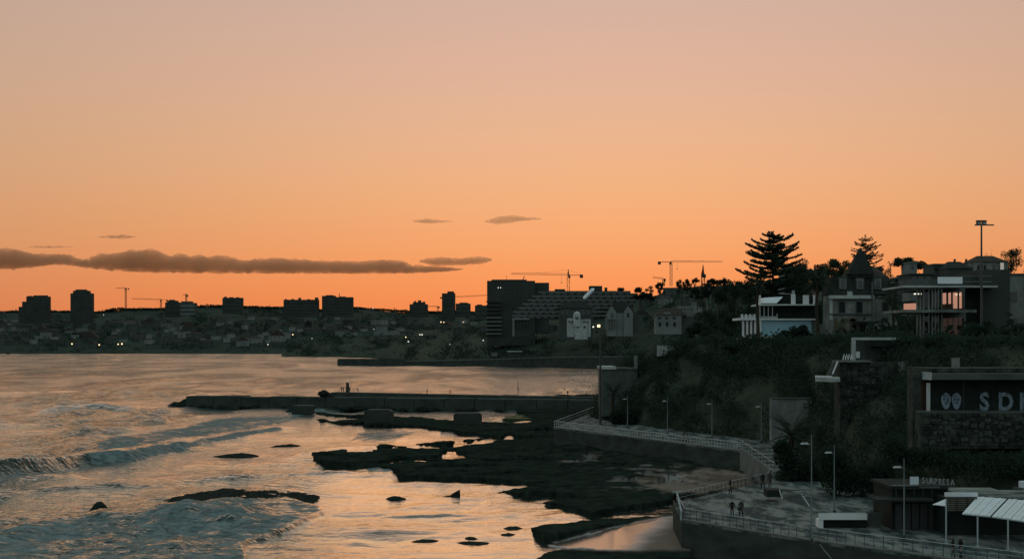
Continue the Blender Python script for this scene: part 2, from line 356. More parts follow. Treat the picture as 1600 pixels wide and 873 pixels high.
wave([(20, 650), (60, 645), (95, 643), (140, 641), (200, 641), (262, 640)], [0, 0.8, 2.1, 1.9, 1.1, 0], 9, 4)
wave([(-300, 622), (-100, 618), (60, 612), (200, 610), (330, 609)], [0.7, 0.7, 0.6, 0.4, 0], 12, 6)
wave([(-200, 675), (-60, 668), (60, 663), (150, 660), (220, 657)], [0.7, 0.7, 0.6, 0.4, 0], 9, 4)
wave([(420, 572), (470, 570), (520, 569)], [0, 1.5, 0], 14, 8)
wave([(790, 618), (860, 613), (935, 606), (990, 604)], [0, 0.8, 0.9, 0.5], 8, 4)
wave([(560, 808), (620, 805), (700, 804), (760, 806)], [0, 0.25, 0.22, 0], 3, 1.2)
wave([(-100, 775), (40, 766), (160, 758), (250, 757), (330, 752)], [0.5, 0.5, 0.45, 0.4, 0], 5, 2)
wave([(240, 752), (330, 748), (420, 744), (510, 741), (580, 740)], [0, 0.45, 0.5, 0.5, 0], 4, 2)
# white water: broken crest, the sheet behind it, the spent bore in the foreground, patches by the reef
def fpoly(poly, soft, wgt):
    global foam
    foam = np.maximum(foam, wgt*smooth(-soft*0.3, soft, poly_sd(PX, PY, poly)))
fpoly([(150, 690), (220, 674), (290, 663), (342, 648), (400, 646), (456, 645), (500, 640), (505, 650), (470, 656), (456, 663), (394, 676), (324, 689), (272, 694), (241, 706), (190, 716), (140, 712)], 9, 0.68)
fpoly([(407, 778), (463, 783), (498, 792), (508, 801), (484, 815), (456, 829), (428, 839), (390, 848), (378, 860), (386, 873), (390, 1000), (-300, 1000), (-300, 850), (60, 812), (240, 796), (330, 782)], 14, 0.62)
fpoly([(430, 783), (463, 783), (498, 792), (508, 801), (484, 815), (456, 829), (428, 839), (390, 848), (378, 860), (386, 873), (390, 1000), (300, 1000), (330, 860), (350, 838), (420, 815), (450, 800)], 8, 0.74)
fpoly([(-200, 770), (0, 745), (130, 724), (195, 722), (200, 728), (130, 734), (0, 756), (-200, 785)], 5, 0.52)
fpoly([(440, 640), (500, 637), (570, 642), (560, 648), (500, 653), (450, 655)], 6, 0.66)
fpoly([(560, 672), (620, 668), (665, 672), (640, 684), (620, 692), (590, 694), (540, 690)], 8, 0.60)
fpoly([(568, 728), (612, 728), (620, 742), (575, 742)], 5, 0.62)
fpoly([(880, 790), (925, 800), (1050, 785), (1052, 792), (930, 810), (880, 800)], 5, 0.5)
foam = np.maximum(foam, 0.78*np.where((t1 > 4.2) & (A1 > 0.2), smooth(-2.5, 0.5, s1)*smooth(4.0, 1.0, s1), 0))
foam = np.maximum(foam, 0.30*smooth(0.5, 0.68, fbm(SX/26, SY/40, 4, 3))*smooth(300, 200, SD)*(1-calm))
bore = smooth(-1, 2.5, poly_sd(PX, PY, [(407, 778), (463, 783), (498, 792), (508, 801), (484, 815), (456, 829), (428, 839), (390, 848), (378, 860), (386, 873), (390, 1000), (-300, 1000), (-300, 850), (60, 812), (240, 796)]))
foam = foam*np.clip(0.62+0.75*fbm(SX/7, SY/13, 3, 44), 0, 1.12)
Z += 0.42*bore + 0.10*foam*(fbm(SX*1.3, SY*1.3, 4, 11)-0.5)*4
sea = structure('sea', np.stack([SX, SY, Z], -1).reshape(-1, 3), grid_faces(*SX.shape), M['sea'])
for nm, arr in (('foam', foam), ('chop', (1.0-0.87*calm)*(0.45+0.75*np.clip(patch, 0, 1.4)))):
    a = sea.data.attributes.new(nm, 'FLOAT', 'POINT'); a.data.foreach_set('value', arr.ravel().astype(np.float32))

# ------------------------------------------------------------------ reef flat and beach
PX, PY = np.meshgrid(np.arange(430, 1300, 2.0), np.arange(1000, 612, -0.85))
R_MAIN = [(487, 706), (520, 702), (580, 699), (594, 692), (651, 699), (713, 697), (765, 691), (783, 684), (800, 674), (845, 664), (870, 660), (1000, 680), (1165, 712), (1190, 765), (1060, 774), (1049, 783), (985, 793), (924, 803), (892, 793), (849, 785), (872, 780), (914, 777), (850, 770), (795, 771), (778, 769), (800, 762), (835, 757), (800, 753), (730, 747), (658, 747), (605, 741), (622, 737), (591, 730), (543, 726), (491, 719)]
R_RUIN = [(477, 653), (497, 654), (530, 657), (565, 654), (612, 650), (661, 652), (709, 655), (753, 657), (797, 658), (790, 650), (822, 646), (880, 636), (945, 628), (945, 660), (865, 672), (800, 676), (783, 684), (760, 681), (739, 677), (706, 673), (658, 667), (580, 662), (520, 661)]
R_RUIN2 = [(488, 642), (530, 646), (578, 647), (578, 651), (530, 650), (492, 647)]
R_FOOT = [(478, 634), (600, 635), (722, 635), (738, 640), (790, 640), (825, 646), (945, 640), (945, 616), (600, 618), (478, 622)]
R_BAR = [(649, 693), (665, 690), (722, 687), (752, 683), (760, 686), (700, 692), (655, 695)]
R_STRIP = [(830, 824), (850, 818), (892, 814), (960, 808), (1033, 804), (1060, 800), (1045, 809), (980, 819), (924, 828), (870, 837), (845, 835)]
R_NEAR = [(800, 885), (846, 869), (855, 860), (900, 857), (955, 857), (990, 849), (1049, 839), (1100, 845), (1300, 1000), (760, 1000)]
SAND = [(840, 851), (880, 843), (930, 828), (1033, 807), (1100, 798), (1100, 860), (955, 860), (870, 856)]
SAND2 = [(985, 748), (1050, 738), (1110, 730), (1190, 738), (1190, 760), (1080, 772), (1010, 764)]
X0 = (PX-800)/F*(F*H/(PY-HOR)); Y0 = F*H/(PY-HOR)
zz = np.full(PX.shape, -0.8); rough = fbm(X0/7.0, Y0/12.0, 5, 2)
edge = 5.0*(fbm(PX/14, PY/5, 4, 21)-0.5)
for poly, hgt, soft in ((R_MAIN, 0.75, 5), (R_RUIN, 0.6, 3), (R_RUIN2, 0.5, 1.5), (R_FOOT, 0.7, 2.5), (R_BAR, 0.45, 1.5), (R_STRIP, 0.6, 4), (R_NEAR, 0.9, 6)):
    sd = poly_sd(PX, PY, poly) + edge
    zz = np.maximum(zz, -0.8 + (0.8+hgt)*smooth(-soft, soft, sd) + (rough-0.45)*0.8*smooth(0, soft*2, sd))
ledge = fbm(X0/11.0, Y0/16.0, 4, 61)*5; ledge = (np.floor(ledge)+smooth(0.35, 0.65, ledge-np.floor(ledge)))/5
zz = np.where(zz > 0.1, zz+0.9*(ledge-0.45)*smooth(0.1, 0.5, zz)+0.22*(fbm(X0/1.3, Y0/2.2, 4, 62)-0.47), zz)
pool = smooth(0.555, 0.61, fbm(PX/64, PY/4.6, 4, 91))*smooth(-2, 6, poly_sd(PX, PY, R_MAIN))*smooth(905, 860, PX)
zz = zz*(1-pool)-0.4*pool
wl = interp(PX, [(860, 689), (1000, 712), (1165, 745), (1400, 800)])
zz = zz + 1.6*np.clip(1-(PY-wl)/42, 0, 1)**1.5*smooth(800, 890, PX)*(PY > 640)
sd = poly_sd(PX, PY, SAND); ks = smooth(-3, 3, sd + 0.6*edge)
zs = interp(PX, [(840, 0.02), (900, 0.14), (960, 0.4), (1057, 1.45), (1200, 2.0)]) + 0.04*fbm(X0/4, Y0/9, 3, 8)
zz = zz*(1-ks)+zs*ks
sand = ks
sd2 = poly_sd(PX, PY, SAND2); k2 = smooth(-4, 6, sd2 + 3*edge); sand = np.maximum(sand, k2)
streak = smooth(0.55, 0.66, fbm(PX/46, PY/6, 4, 31))*poly_sd(PX, PY, [(880, 700), (1000, 706), (1160, 742), (1060, 775), (920, 770), (860, 740)]).clip(0, 10)/10
sand = np.maximum(sand, 0.55*streak)
zz = zz-0.35*streak*(1-ks)
DD = F*(H-zz)/(PY-HOR)
eps_ = 0.03*np.arange(DD.shape[0])[:, None]; DD = (np.minimum.accumulate(DD[::-1]+eps_, axis=0)-eps_)[::-1]; zz = H-DD*(PY-HOR)/F      # faces toward the sea stand upright, none hangs over
def beach_material():
    m = mat('reef_rock', (0.014, 0.021, 0.0165), 0.9, 0.4, 0.5, 0.6, spec=0.0, c2=(0.024, 0.031, 0.0245), bdist=0.25); nt = m.node_tree; N = nt.nodes; L = nt.links
    rk = N['Principled BSDF']; sn = N.new('ShaderNodeBsdfPrincipled')
    at = N.new('ShaderNodeAttribute'); at.attribute_name = 'sand'; wt = N.new('ShaderNodeAttribute'); wt.attribute_name = 'wet'
    c = N.new('ShaderNodeMix'); c.data_type = 'RGBA'; c.inputs[6].default_value = (0.15, 0.115, 0.09, 1); c.inputs[7].default_value = (0.08, 0.065, 0.052, 1)
    L.new(wt.outputs['Fac'], c.inputs[0]); L.new(c.outputs[2], sn.inputs['Base Color'])
    rr = N.new('ShaderNodeMapRange'); rr.inputs['To Min'].default_value = 0.85; rr.inputs['To Max'].default_value = 0.16; L.new(wt.outputs['Fac'], rr.inputs[0]); L.new(rr.outputs[0], sn.inputs['Roughness'])
    ri = N.new('ShaderNodeMapRange'); ri.inputs['To Min'].default_value = 1.35; ri.inputs['To Max'].default_value = 3.6; L.new(wt.outputs['Fac'], ri.inputs[0]); L.new(ri.outputs[0], sn.inputs['IOR'])
    mx = N.new('ShaderNodeMixShader'); L.new(at.outputs['Fac'], mx.inputs[0]); L.new(rk.outputs[0], mx.inputs[1]); L.new(sn.outputs[0], mx.inputs[2])
    L.new(mx.outputs[0], N['Material Output'].inputs[0]); return m
M['beach'] = beach_material()
reef = structure('reef_and_beach', np.stack([(PX-800)/F*DD, DD, zz], -1).reshape(-1, 3), grid_faces(*PX.shape), M['beach'])
wet = np.maximum(ks*smooth(1045, 985, PX + 40*(fbm(PX/40, PY/6, 3, 4)-0.5) + (PY-830)*1.2), 0.5*streak)
for nm, arr in (('sand', sand), ('wet', wet)):
    a = reef.data.attributes.new(nm, 'FLOAT', 'POINT'); a.data.foreach_set('value', arr.ravel().astype(np.float32))

# ------------------------------------------------------------------ hills: each a sheet from its shore to its ridge, then down behind
class Hill:
    def __init__(s, name, dw, dr, pw, pr, x0, x1, m, curve=1.0, n=220, rows=60, amp=2.0):
        s.dw, s.dr, s.pw, s.pr, s.c = dw, dr, pw, pr, curve
        px = np.linspace(x0, x1, n); tt = np.concatenate([np.linspace(0, 1, rows), [1.25, 1.8, 3.0]])
        PXg, T = np.meshgrid(px, tt); D, Zc = s.at(PXg, np.minimum(T, 1))
        D = np.where(T > 1, D*(1+0.35*(T-1)), D); Zc = np.where(T > 1, Zc-(T-1)*40, Zc)
        X = (PXg-800)/F*D; Zc = Zc + amp*(fbm(X/60, D/60, 4, 17)-0.47)*smooth(0, 0.1, T)
        V = np.stack([X, D, Zc], -1); skirt = V[0:1].copy(); skirt[..., 2] = -4
        V = np.concatenate([skirt, V], 0)
        s.o = structure(name, V.reshape(-1, 3), grid_faces(*V.shape[:2]), m)
    def at(s, px, t):
        D = interp(px, s.dw) + (interp(px, s.dr)-interp(px, s.dw))*t
        py = interp(px, s.pw) + (interp(px, s.pr)-interp(px, s.pw))*t**s.c
        return D, H + (HOR-py)/F*D
    def spot(s, px, py):
        pw, pr = interp(px, s.pw), interp(px, s.pr); t = min(max((py-pw)/(pr-pw), 0), 1)**(1/s.c)
        D, z = s.at(px, t); return float(D), float(z)
far_hill = Hill('far_hillside', [(-900, 2500), (350, 2480), (430, 2420), (900, 2400)], [(-900, 3300), (900, 3300)],
                [(-900, 551), (0, 551.5), (350, 552), (430, 552.5), (900, 553)],
                [(-900, 490), (0, 488), (80, 487), (150, 489), (175, 485), (200, 483), (260, 483), (300, 480), (350, 479), (440, 482), (500, 486), (560, 482), (640, 487), (700, 489), (900, 489)], -900, 900, M['farland'], 0.9, amp=8)
mid_hill = Hill('middle_headland', [(440, 1950), (520, 1900), (600, 1700), (640, 1185), (760, 1160), (860, 1120), (1000, 1050), (1100, 900), (1180, 800), (1300, 750)],
                [(440, 2100), (600, 2100), (700, 1900), (760, 1700), (900, 1500), (1000, 1400), (1100, 1300), (1300, 1200)],
                [(440, 556.5), (520, 557), (600, 559), (640, 568), (860, 570), (1000, 573), (1300, 580)],
                [(440, 549), (480, 537), (560, 528), (640, 520), (700, 512), (760, 506), (800, 500), (860, 490), (930, 474), (1000, 466), (1060, 452), (1100, 448), (1150, 445), (1300, 445)], 440, 1300, M['turf'], 0.8, amp=3)
near_hill = Hill('clifftop_ground', [(955, 272), (1018, 268), (1058, 255), (1119, 240), (1221, 222), (1308, 205), (1386, 185), (1495, 165), (1622, 150), (1900, 140), (2200, 135)],
                 [(955, 420), (1018, 420), (1100, 520), (1200, 650), (2200, 700)],
                 [(955, 660), (985, 602), (1018, 541), (1058, 536), (2200, 536)],
                 [(955, 640), (985, 590), (1018, 538), (1100, 531), (1150, 500), (1200, 470), (1300, 446), (1450, 442), (1600, 432), (2200, 430)], 955, 2200, M['turf'], 1.5, amp=0.6)

# cliff below the houses
cb = [(15.5, 276, 4.5), (19.5, 258, 4.8), (26, 240, 4.8), (33, 222, 4.8), (40.5, 204, 4.6), (41, 180, 3.9), (40, 152, 3.8), (42.5, 134, 3.8), (49, 122, 3.8), (60, 114, 3.8), (115, 100, 3.8)]
ct = [(24, 285, 15.5), (27.6, 268.5, 19.6), (31, 255.5, 20), (36, 240.5, 20), (44, 222.5, 20), (49.2, 205.5, 20), (51.2, 185.5, 20), (54.2, 165.5, 20), (58.2, 150.5, 20), (74, 141, 20), (118, 130, 20)]
nu, nv = 260, 46
u = np.linspace(0, len(cb)-1, nu); B_ = np.stack([np.interp(u, range(len(cb)), [c[k] for c in cb]) for k in range(3)], -1); T_ = np.stack([np.interp(u, range(len(ct)), [c[k] for c in ct]) for k in range(3)], -1)
v = np.linspace(0, 1, nv)[:, None, None]
hz = v**1.0; CV = B_[None]*(1-hz) + T_[None]*hz
CV[..., 2] = B_[None, :, 2] + (T_[None, :, 2]-B_[None, :, 2])*(v[..., 0]**0.85)
dis = (fbm(u[None]*2.2+0*v[..., 0], v[..., 0]*4+u[None]*0.8, 5, 3)-0.47)*5.0*np.sin(np.pi*v[..., 0])**0.6
CV[..., 0] += -0.8*dis; CV[..., 1] += -0.5*dis
structure('cliff', CV.reshape(-1, 3), grid_faces(nv, nu), M['cliff'])

# ------------------------------------------------------------------ promenade, steps, plaza
def pave_material(name, a, b2, sc, rough):
    m = bpy.data.materials.new(name); m.use_nodes = True; nt = m.node_tree; N = nt.nodes; L = nt.links; b = N['Principled BSDF']; b.inputs['Specular IOR Level'].default_value = 0.05
    tc = N.new('ShaderNodeTexCoord'); mp = N.new('ShaderNodeMapping'); mp.inputs['Rotation'].default_value = (0, 0, R(40)); mp.inputs['Scale'].default_value = (1.0, 0.35, 1); L.new(tc.outputs['Object'], mp.inputs[0])
    n = N.new('ShaderNodeTexNoise'); n.inputs['Scale'].default_value = sc; n.inputs['Detail'].default_value = 8; n.inputs['Roughness'].default_value = 0.7; L.new(mp.outputs[0], n.inputs['Vector'])
    v = N.new('ShaderNodeTexVoronoi'); v.inputs['Scale'].default_value = 4.0; L.new(tc.outputs['Object'], v.inputs['Vector'])
    cr = N.new('ShaderNodeValToRGB'); cr.color_ramp.elements[0].position = 0.45; cr.color_ramp.elements[1].position = 0.58
    cr.color_ramp.elements[0].color = (*a, 1); cr.color_ramp.elements[1].color = (*b2, 1); L.new(n.outputs[0], cr.inputs[0])
    mx = N.new('ShaderNodeMix'); mx.data_type = 'RGBA'; mx.blend_type = 'MULTIPLY'; mx.inputs[0].default_value = 0.35; L.new(cr.outputs[0], mx.inputs[6]); L.new(v.outputs['Color'], mx.inputs[7])
    L.new(mx.outputs[2], b.inputs['Base Color'])
    rr = N.new('ShaderNodeMapRange'); rr.inputs['To Min'].default_value = rough-0.12; rr.inputs['To Max'].default_value = rough+0.15; L.new(n.outputs[0], rr.inputs[0]); L.new(rr.outputs[0], b.inputs['Roughness'])
    bp = N.new('ShaderNodeBump'); bp.inputs['Strength'].default_value = 0.5; bp.inputs['Distance'].default_value = 0.02; L.new(v.outputs['Distance'], bp.inputs['Height']); L.new(bp.outputs[0], b.inputs['Normal'])
    return m
M['pave'] = pave_material('cobble_paving', (0.042, 0.062, 0.061), (0.24, 0.25, 0.23), 0.6, 0.75)
PROM = [(7.3, 240.0), (32.0, 187.5), (39.0, 187.5), (41.5, 204), (28, 240), (20.5, 262), (21.5, 303), (19.2, 303)]
PLAZA = [(15.3, 122.7), (20.0, 115.6), (25.5, 108.3), (32.3, 100.6), (42, 91), (60, 78), (90, 78), (90, 112), (50, 128), (43, 150), (42, 163), (31.2, 163.0), (29.5, 157.0), (16.1, 136.0)]
def deck(name, poly, z, wallname):
    w = MB().prism(poly, -1.2, z-0.18).build(wallname, M['seawall']); tag(w, kind='structure')
    o = MB().prism(poly, z-0.18, z).build(name, M['pave']); tag(o, kind='structure')
deck('promenade', PROM, 5.0, 'promenade_sea_wall')
deck('plaza', PLAZA, 4.0, 'plaza_sea_wall')
def coping(name, pts, z, wd=0.35, hh=0.12):
    mb = MB()
    for a, b in zip(pts[:-1], pts[1:]):
        d = Vector((b[0]-a[0], b[1]-a[1], 0)).normalized(); n = Vector((-d.y, d.x, 0))
        q = [Vector((*a, 0))-n*0.06, Vector((*b, 0))-n*0.06, Vector((*b, 0))+n*wd, Vector((*a, 0))+n*wd]
        mb.prism([(p.x, p.y) for p in q], z+0.004, z+hh)
    o = mb.build(name, M['pale_concrete']); tag(o, kind='structure')
coping('plaza_kerb', PLAZA[:6], 4.0); coping('promenade_kerb', PROM[:2], 5.0)
st = thing('steps', (32, 175, 4), 'broad concrete steps between the promenade and the lower plaza', 'steps')
for k in range(6):
    y0 = 187.4-k*3.9
    MB().box(31.9, 39.0, y0-3.9, y0, 3.2, 5.0-0.17*(k+0.5)).build('step', M['pale_concrete'], st)
MB().hexa([(31.4, 163.2, 0), (31.85, 163.2, 0), (31.85, 187.4, 0), (31.4, 187.4, 0)], [(31.4, 163.2, 4.5), (31.85, 163.2, 4.5), (31.85, 187.4, 5.5), (31.4, 187.4, 5.5)]).build('side_wall', M['pale_concrete'], st)

# ------------------------------------------------------------------ stone pier across the bay and the outer breakwater
pier = thing('stone_pier', (-40, 410, 0), 'long dark stone pier with raised walkway reaching out over the water', 'pier')
a, b = Vector((-101, 421, 0)), Vector((25, 388, 0))
def along(t, off=0.0): p = a.lerp(b, t); n = Vector((b.y-a.y, a.x-b.x, 0)).normalized(); return (p.x - n.x*off, p.y - n.y*off)
def strip(t0, t1, o0, o1): return [along(t0, o0), along(t1, o0), along(t1, o1), along(t0, o1)]
for k in range(14):          # lower quay in cast blocks, joints left open
    t0, t1 = k/14+0.0008, (k+1)/14-0.0008
    q = strip(t0, t1, 0, 7.0); MB().prism(q, -1, 3.45 + 0.16*math.sin(k*2.3)).build('quay_block', M['concrete'], pier)
rs_ = np.random.default_rng(8)
for k in range(46):
    p = along(rs_.uniform(0.0, 0.98), -rs_.uniform(0.0, 1.6)); r_ = rs_.uniform(0.5, 1.3); MB().blob((p[0], p[1], 0.1), (r_*1.5, r_, r_*0.8), 2, 0.5, k).build('boulder', M['rock'], pier)
MB().prism(strip(0.36, 1.0, 3.2, 7.6), [3.4]*4, [4.95, 4.2, 4.2, 4.95]).build('raised_walkway', M['concrete'], pier)
MB().prism(strip(0.33, 0.36, 3.6, 7.2), [3.4]*4, [4.3, 4.9, 4.9, 4.3]).build('ramp', M['concrete'], pier)
MB().prism(strip(0.37, 0.995, 2.6, 3.1), 3.4, 3.72).build('ledge', M['pale_concrete'], pier)
bw = thing('breakwater', (-60, 1180, 0), 'low dark breakwater wall jutting from the far headland', 'breakwater')
MB().prism([(XP(528, 1185), 1181), (XP(640, 1190), 1181), (XP(640, 1190), 1195), (XP(528, 1185), 1195)], -1, 5.4).build('wall', M['concrete'], bw)
MB().prism([(XP(529, 1185), 1183), (XP(640, 1190), 1183), (XP(640, 1190), 1184.4), (XP(529, 1185), 1184.4)], 5.35, 6.0).build('parapet', M['concrete'], bw)
sw = thing('promenade_wall', (XP(820, 1120), 1120, 0), 'long pale-topped sea wall below the middle headland', 'wall')
pw = [(XP(636, 1180), 1178), (XP(760, 1155), 1153), (XP(860, 1115), 1113), (XP(1010, 1042), 1040)]
for i in range(3):
    (x0, y0), (x1, y1) = pw[i], pw[i+1]; h0, h1 = [(3.5, 5.2), (5.2, 7.6), (7.6, 9.2)][i]
    MB().prism([(x0, y0), (x1, y1), (x1, y1+6), (x0, y0+6)], -1, [h0, h1, h1, h0]).build('wall_section', M['concrete'], sw)
    MB().prism([(x0, y0-0.3), (x1, y1-0.3), (x1, y1+1.0), (x0, y0+1.0)], [h0+0.01, h1+0.01, h1+0.01, h0+0.01], [h0+0.7, h1+0.7, h1+0.7, h0+0.7]).build('coping', M['pale_concrete'], sw)
# ------------------------------------------------------------------ vegetation tools
def leaf_quads(pts, size, squash=0.6):
    n = len(pts); a = rng.normal(size=(n, 3)); a /= np.linalg.norm(a, axis=1, keepdims=True)
    b = rng.normal(size=(n, 3)); b -= (a*b).sum(1, keepdims=True)*a; b /= np.linalg.norm(b, axis=1, keepdims=True)
    s = np.asarray(size)*rng.uniform(0.6, 1.35, n); s = s[:, None]
    V = np.stack([pts-a*s, pts-b*s*squash, pts+a*s, pts+b*s*squash], 1).reshape(-1, 3)
    return V, np.arange(4*n).reshape(-1, 4)
def ball(n, c, r, shell=0.45):
    d = rng.normal(size=(n, 3)); d /= np.linalg.norm(d, axis=1, keepdims=True)
    return np.asarray(c) + d*(rng.uniform(0, 1, (n, 1))**shell)*np.asarray(r)
def leaf_part(name, pts, size, m, parent=None, squash=0.6):
    V, Q = leaf_quads(np.asarray(pts), size, squash); V = V-np.asarray(org(parent)); return link(name, arr_mesh(name, V, Q), m, parent)
def tree(name, base, height, width, label, group=None, form='round', n=900, leafs=None, m='leaf', trunk_frac=0.35, seed=0):
    """trunk with limbs, and a crown of leaf-sized faces gathered into clumps"""
    rs = np.random.default_rng(seed+1000); x, y, z = base; t = thing(name, base, label, 'tree', group)
    top = height; tf = trunk_frac*height; r0 = max(0.012*height, 0.12)
    mb = MB(); lean = rs.normal(0, 0.03, 2)*height
    mb.tube([(x, y, z-0.5), (x+lean[0]*0.4, y+lean[1]*0.4, z+tf*0.6), (x+lean[0], y+lean[1], z+height*0.75)], [r0*1.6, r0*1.1, r0*0.35], 6)
    cl = []
    nc = {'round': 15, 'umbrella': 13, 'tall': 14, 'sparse': 12}[form]
    for k in range(nc):
        a = rs.uniform(0, 6.28); q = math.sqrt(rs.uniform(0.02, 1))
        if form == 'umbrella': c = (x+lean[0]+math.cos(a)*q*width*0.40, y+lean[1]+math.sin(a)*q*width*0.40, z+height*rs.uniform(0.80, 0.94)-0.08*height*q*q); r = (width*0.17, width*0.17, height*0.07)
        elif form == 'tall': h = rs.uniform(0.2, 0.95); ww = width*0.5*math.sin(math.pi*min(1, h*0.75+0.2)); c = (x+math.cos(a)*q*ww*0.7, y+math.sin(a)*q*ww*0.7, z+height*h); r = (width*0.2, width*0.2, height*0.10)
        else: h = rs.uniform(0.42, 0.92); ww = width*0.5*math.sqrt(max(0.05, 1-((h-0.62)/0.38)**2)); c = (x+lean[0]+math.cos(a)*q*ww*0.8, y+lean[1]+math.sin(a)*q*ww*0.8, z+height*h); s = rs.uniform(0.13, 0.2); r = (width*s, width*s, height*s*0.62)
        cl.append((c, r)); 
        if k % 2 == 0: mb.tube([(x+lean[0]*0.5, y+lean[1]*0.5, z+tf*rs.uniform(0.7, 1.2)), ((x+c[0])/2, (y+c[1])/2, (z+tf+c[2])/2), c], [r0*0.6, r0*0.4, r0*0.15], 4)
    mb.build('trunk', M['bark'], t)
    per = max(6, n//nc); k = 0.42 if form != 'sparse' else 0.6
    pts = np.concatenate([ball(per, c, r, k) for c, r in cl])
    leaf_part('crown', pts, leafs or width*0.035, M[m], t); return t
def scatter(name, label, pts, size, m, cat=None):
    V, Q = leaf_quads(pts, size); o = link(name, arr_mesh(name, V, Q), m); return tag(o, label, cat, kind='stuff')

# ------------------------------------------------------------------ far town across the bay
WALLS = ['far_a', 'far_b', 'far_b', 'far_c', 'far_a', 'far_c']
def simple_house(name, px, py, hill, wm, hm, dm, roof, wall, label, group, yaw=0.0, cat='house', rm='tile', wins=0):
    D, z = hill.spot(px, py); x = XP(px, D); t = thing(name, (x, D, z), label, cat, group)
    MB().box(x-wm/2, x+wm/2, D-dm/2, D+dm/2, z-3, z+hm).turn(yaw, x, D).build('wall', M[wall], t)
    e = 0.4
    if roof == 'hip':
        k = min(wm, dm)*0.42; b = [(x-wm/2-e, D-dm/2-e, z+hm+.01), (x+wm/2+e, D-dm/2-e, z+hm+.01), (x+wm/2+e, D+dm/2+e, z+hm+.01), (x-wm/2-e, D+dm/2+e, z+hm+.01)]
        rt = [(x-wm/2+k, D-0.05, z+hm+k*0.6), (x+wm/2-k, D-0.05, z+hm+k*0.6), (x+wm/2-k, D+0.05, z+hm+k*0.6), (x-wm/2+k, D+0.05, z+hm+k*0.6)]
        MB().hexa(b, rt).turn(yaw, x, D).build('roof', M[rm], t)
    elif roof == 'gable':
        MB().extr([(x-wm/2-e, z+hm+.01), (x+wm/2+e, z+hm+.01), (x, z+hm+wm*0.38)], D-dm/2-e, D+dm/2+e).turn(yaw, x, D).build('roof', M[rm], t)
    else:
        MB().box(x-wm/2-0.2, x+wm/2+0.2, D-dm/2-0.2, D+dm/2+0.2, z+hm+.01, z+hm+0.7).turn(yaw, x, D).build('parapet', M[wall], t)
    for k in range(wins):
        nr = 2; c = k//nr; r = k % nr; wx = x-wm/2+wm*(c+0.5)/max(1, (wins+1)//2); wz = z+hm*(0.28+0.46*r)
        MB().box(wx-0.75, wx+0.75, D-dm/2-0.06, D-dm/2+0.1, wz-0.9, wz+0.9).turn(yaw, x, D).build('window', M['glass'], t)
    return t
rs = np.random.default_rng(3)
spots = []
while len(spots) < 200:
    px, py = rs.uniform(-20, 740), rs.triangular(494, 522, 548)
    if px > 440 and py > 527: continue
    if all(abs(px-a)*0.7 + abs(py-b)*2.2 > 12.5 for a, b in spots): spots.append((px, py))
for k, (px, py) in enumerate(spots):
    big = rs.uniform() < 0.22
    wm = rs.uniform(20, 38) if big else rs.uniform(9, 17); hm = rs.uniform(8, 13) if big else rs.uniform(5.5, 9)
    flat = rs.uniform() < 0.35
    wl_ = WALLS[rs.integers(6)]; tone = {'far_a': 'grey', 'far_b': 'pale', 'far_c': 'dark'}[wl_]
    mark = min(((52, 'stepped tower block'), (126, 'rounded-top tower'), (196, 'short-jib crane'), (265, 'small peaked block'), (362, 'small square block'), (470, 'chimney-row block'), (527, 'thin-masted block'), (654, 'tank-topped block'), (700, 'slim two-step tower')), key=lambda q: abs(q[0]-px))
    tier = 'near the ridge' if py < 508 else 'halfway down the hill' if py < 527 else 'close to the shore'
    lab = f"{tone} {'long' if big else 'small'} {'flat-topped' if flat else 'tile-roofed'} {'building' if big else 'house'} {tier} {'left' if px < mark[0] else 'right'} below the {mark[1]}"
    grp = ('long buildings' if big else 'small houses') + ' of the far town across the bay'
    simple_house('house', px, py, far_hill, wm, hm, rs.uniform(9, 13), 'flat' if flat else ('hip' if rs.uniform() < 0.7 else 'gable'), wl_, lab, grp, rs.uniform(-0.4, 0.4),
                 wins=(8 if big else 0))
# trees between the houses: too many and too far to count
T = rng.uniform(0, 1, 5200)**0.8; PXs = rng.uniform(-320, 800, 5200); Dd, Zz = far_hill.at(PXs, T)
keep = fbm(PXs/24, T*9, 3, 12) > 0.46
cent = np.stack([(PXs-800)/F*Dd, Dd, Zz+2.5], -1)[keep]
pts = np.concatenate([c + rng.normal(size=(9, 3))*np.array([4.2, 4.2, 2.4]) for c in cent])
scatter('woodland', 'dark belt of trees between the houses of the far town', pts, 1.9, M['leaf2'], 'trees')
# ridge trees: uneven outline against the sky
PXs = np.concatenate([rng.uniform(-320, 800, 1500)]); Dd, Zz = far_hill.at(PXs, np.full(PXs.shape, 0.985))
hgt = 1.5+6.5*fbm(PXs/30, PXs*0, 4, 6)
pts = np.concatenate([np.array([(p-800)/F*d, d, z]) + rng.normal(size=(14, 3))*np.array([4, 4, 0.7]) + np.stack([np.zeros(14), np.zeros(14), rng.uniform(0, h, 14)], -1) for p, d, z, h in zip(PXs, Dd, Zz, hgt)])
scatter('ridge_woodland', 'uneven line of dark trees along the far ridge', pts, 1.9, M['leaf2'], 'trees')

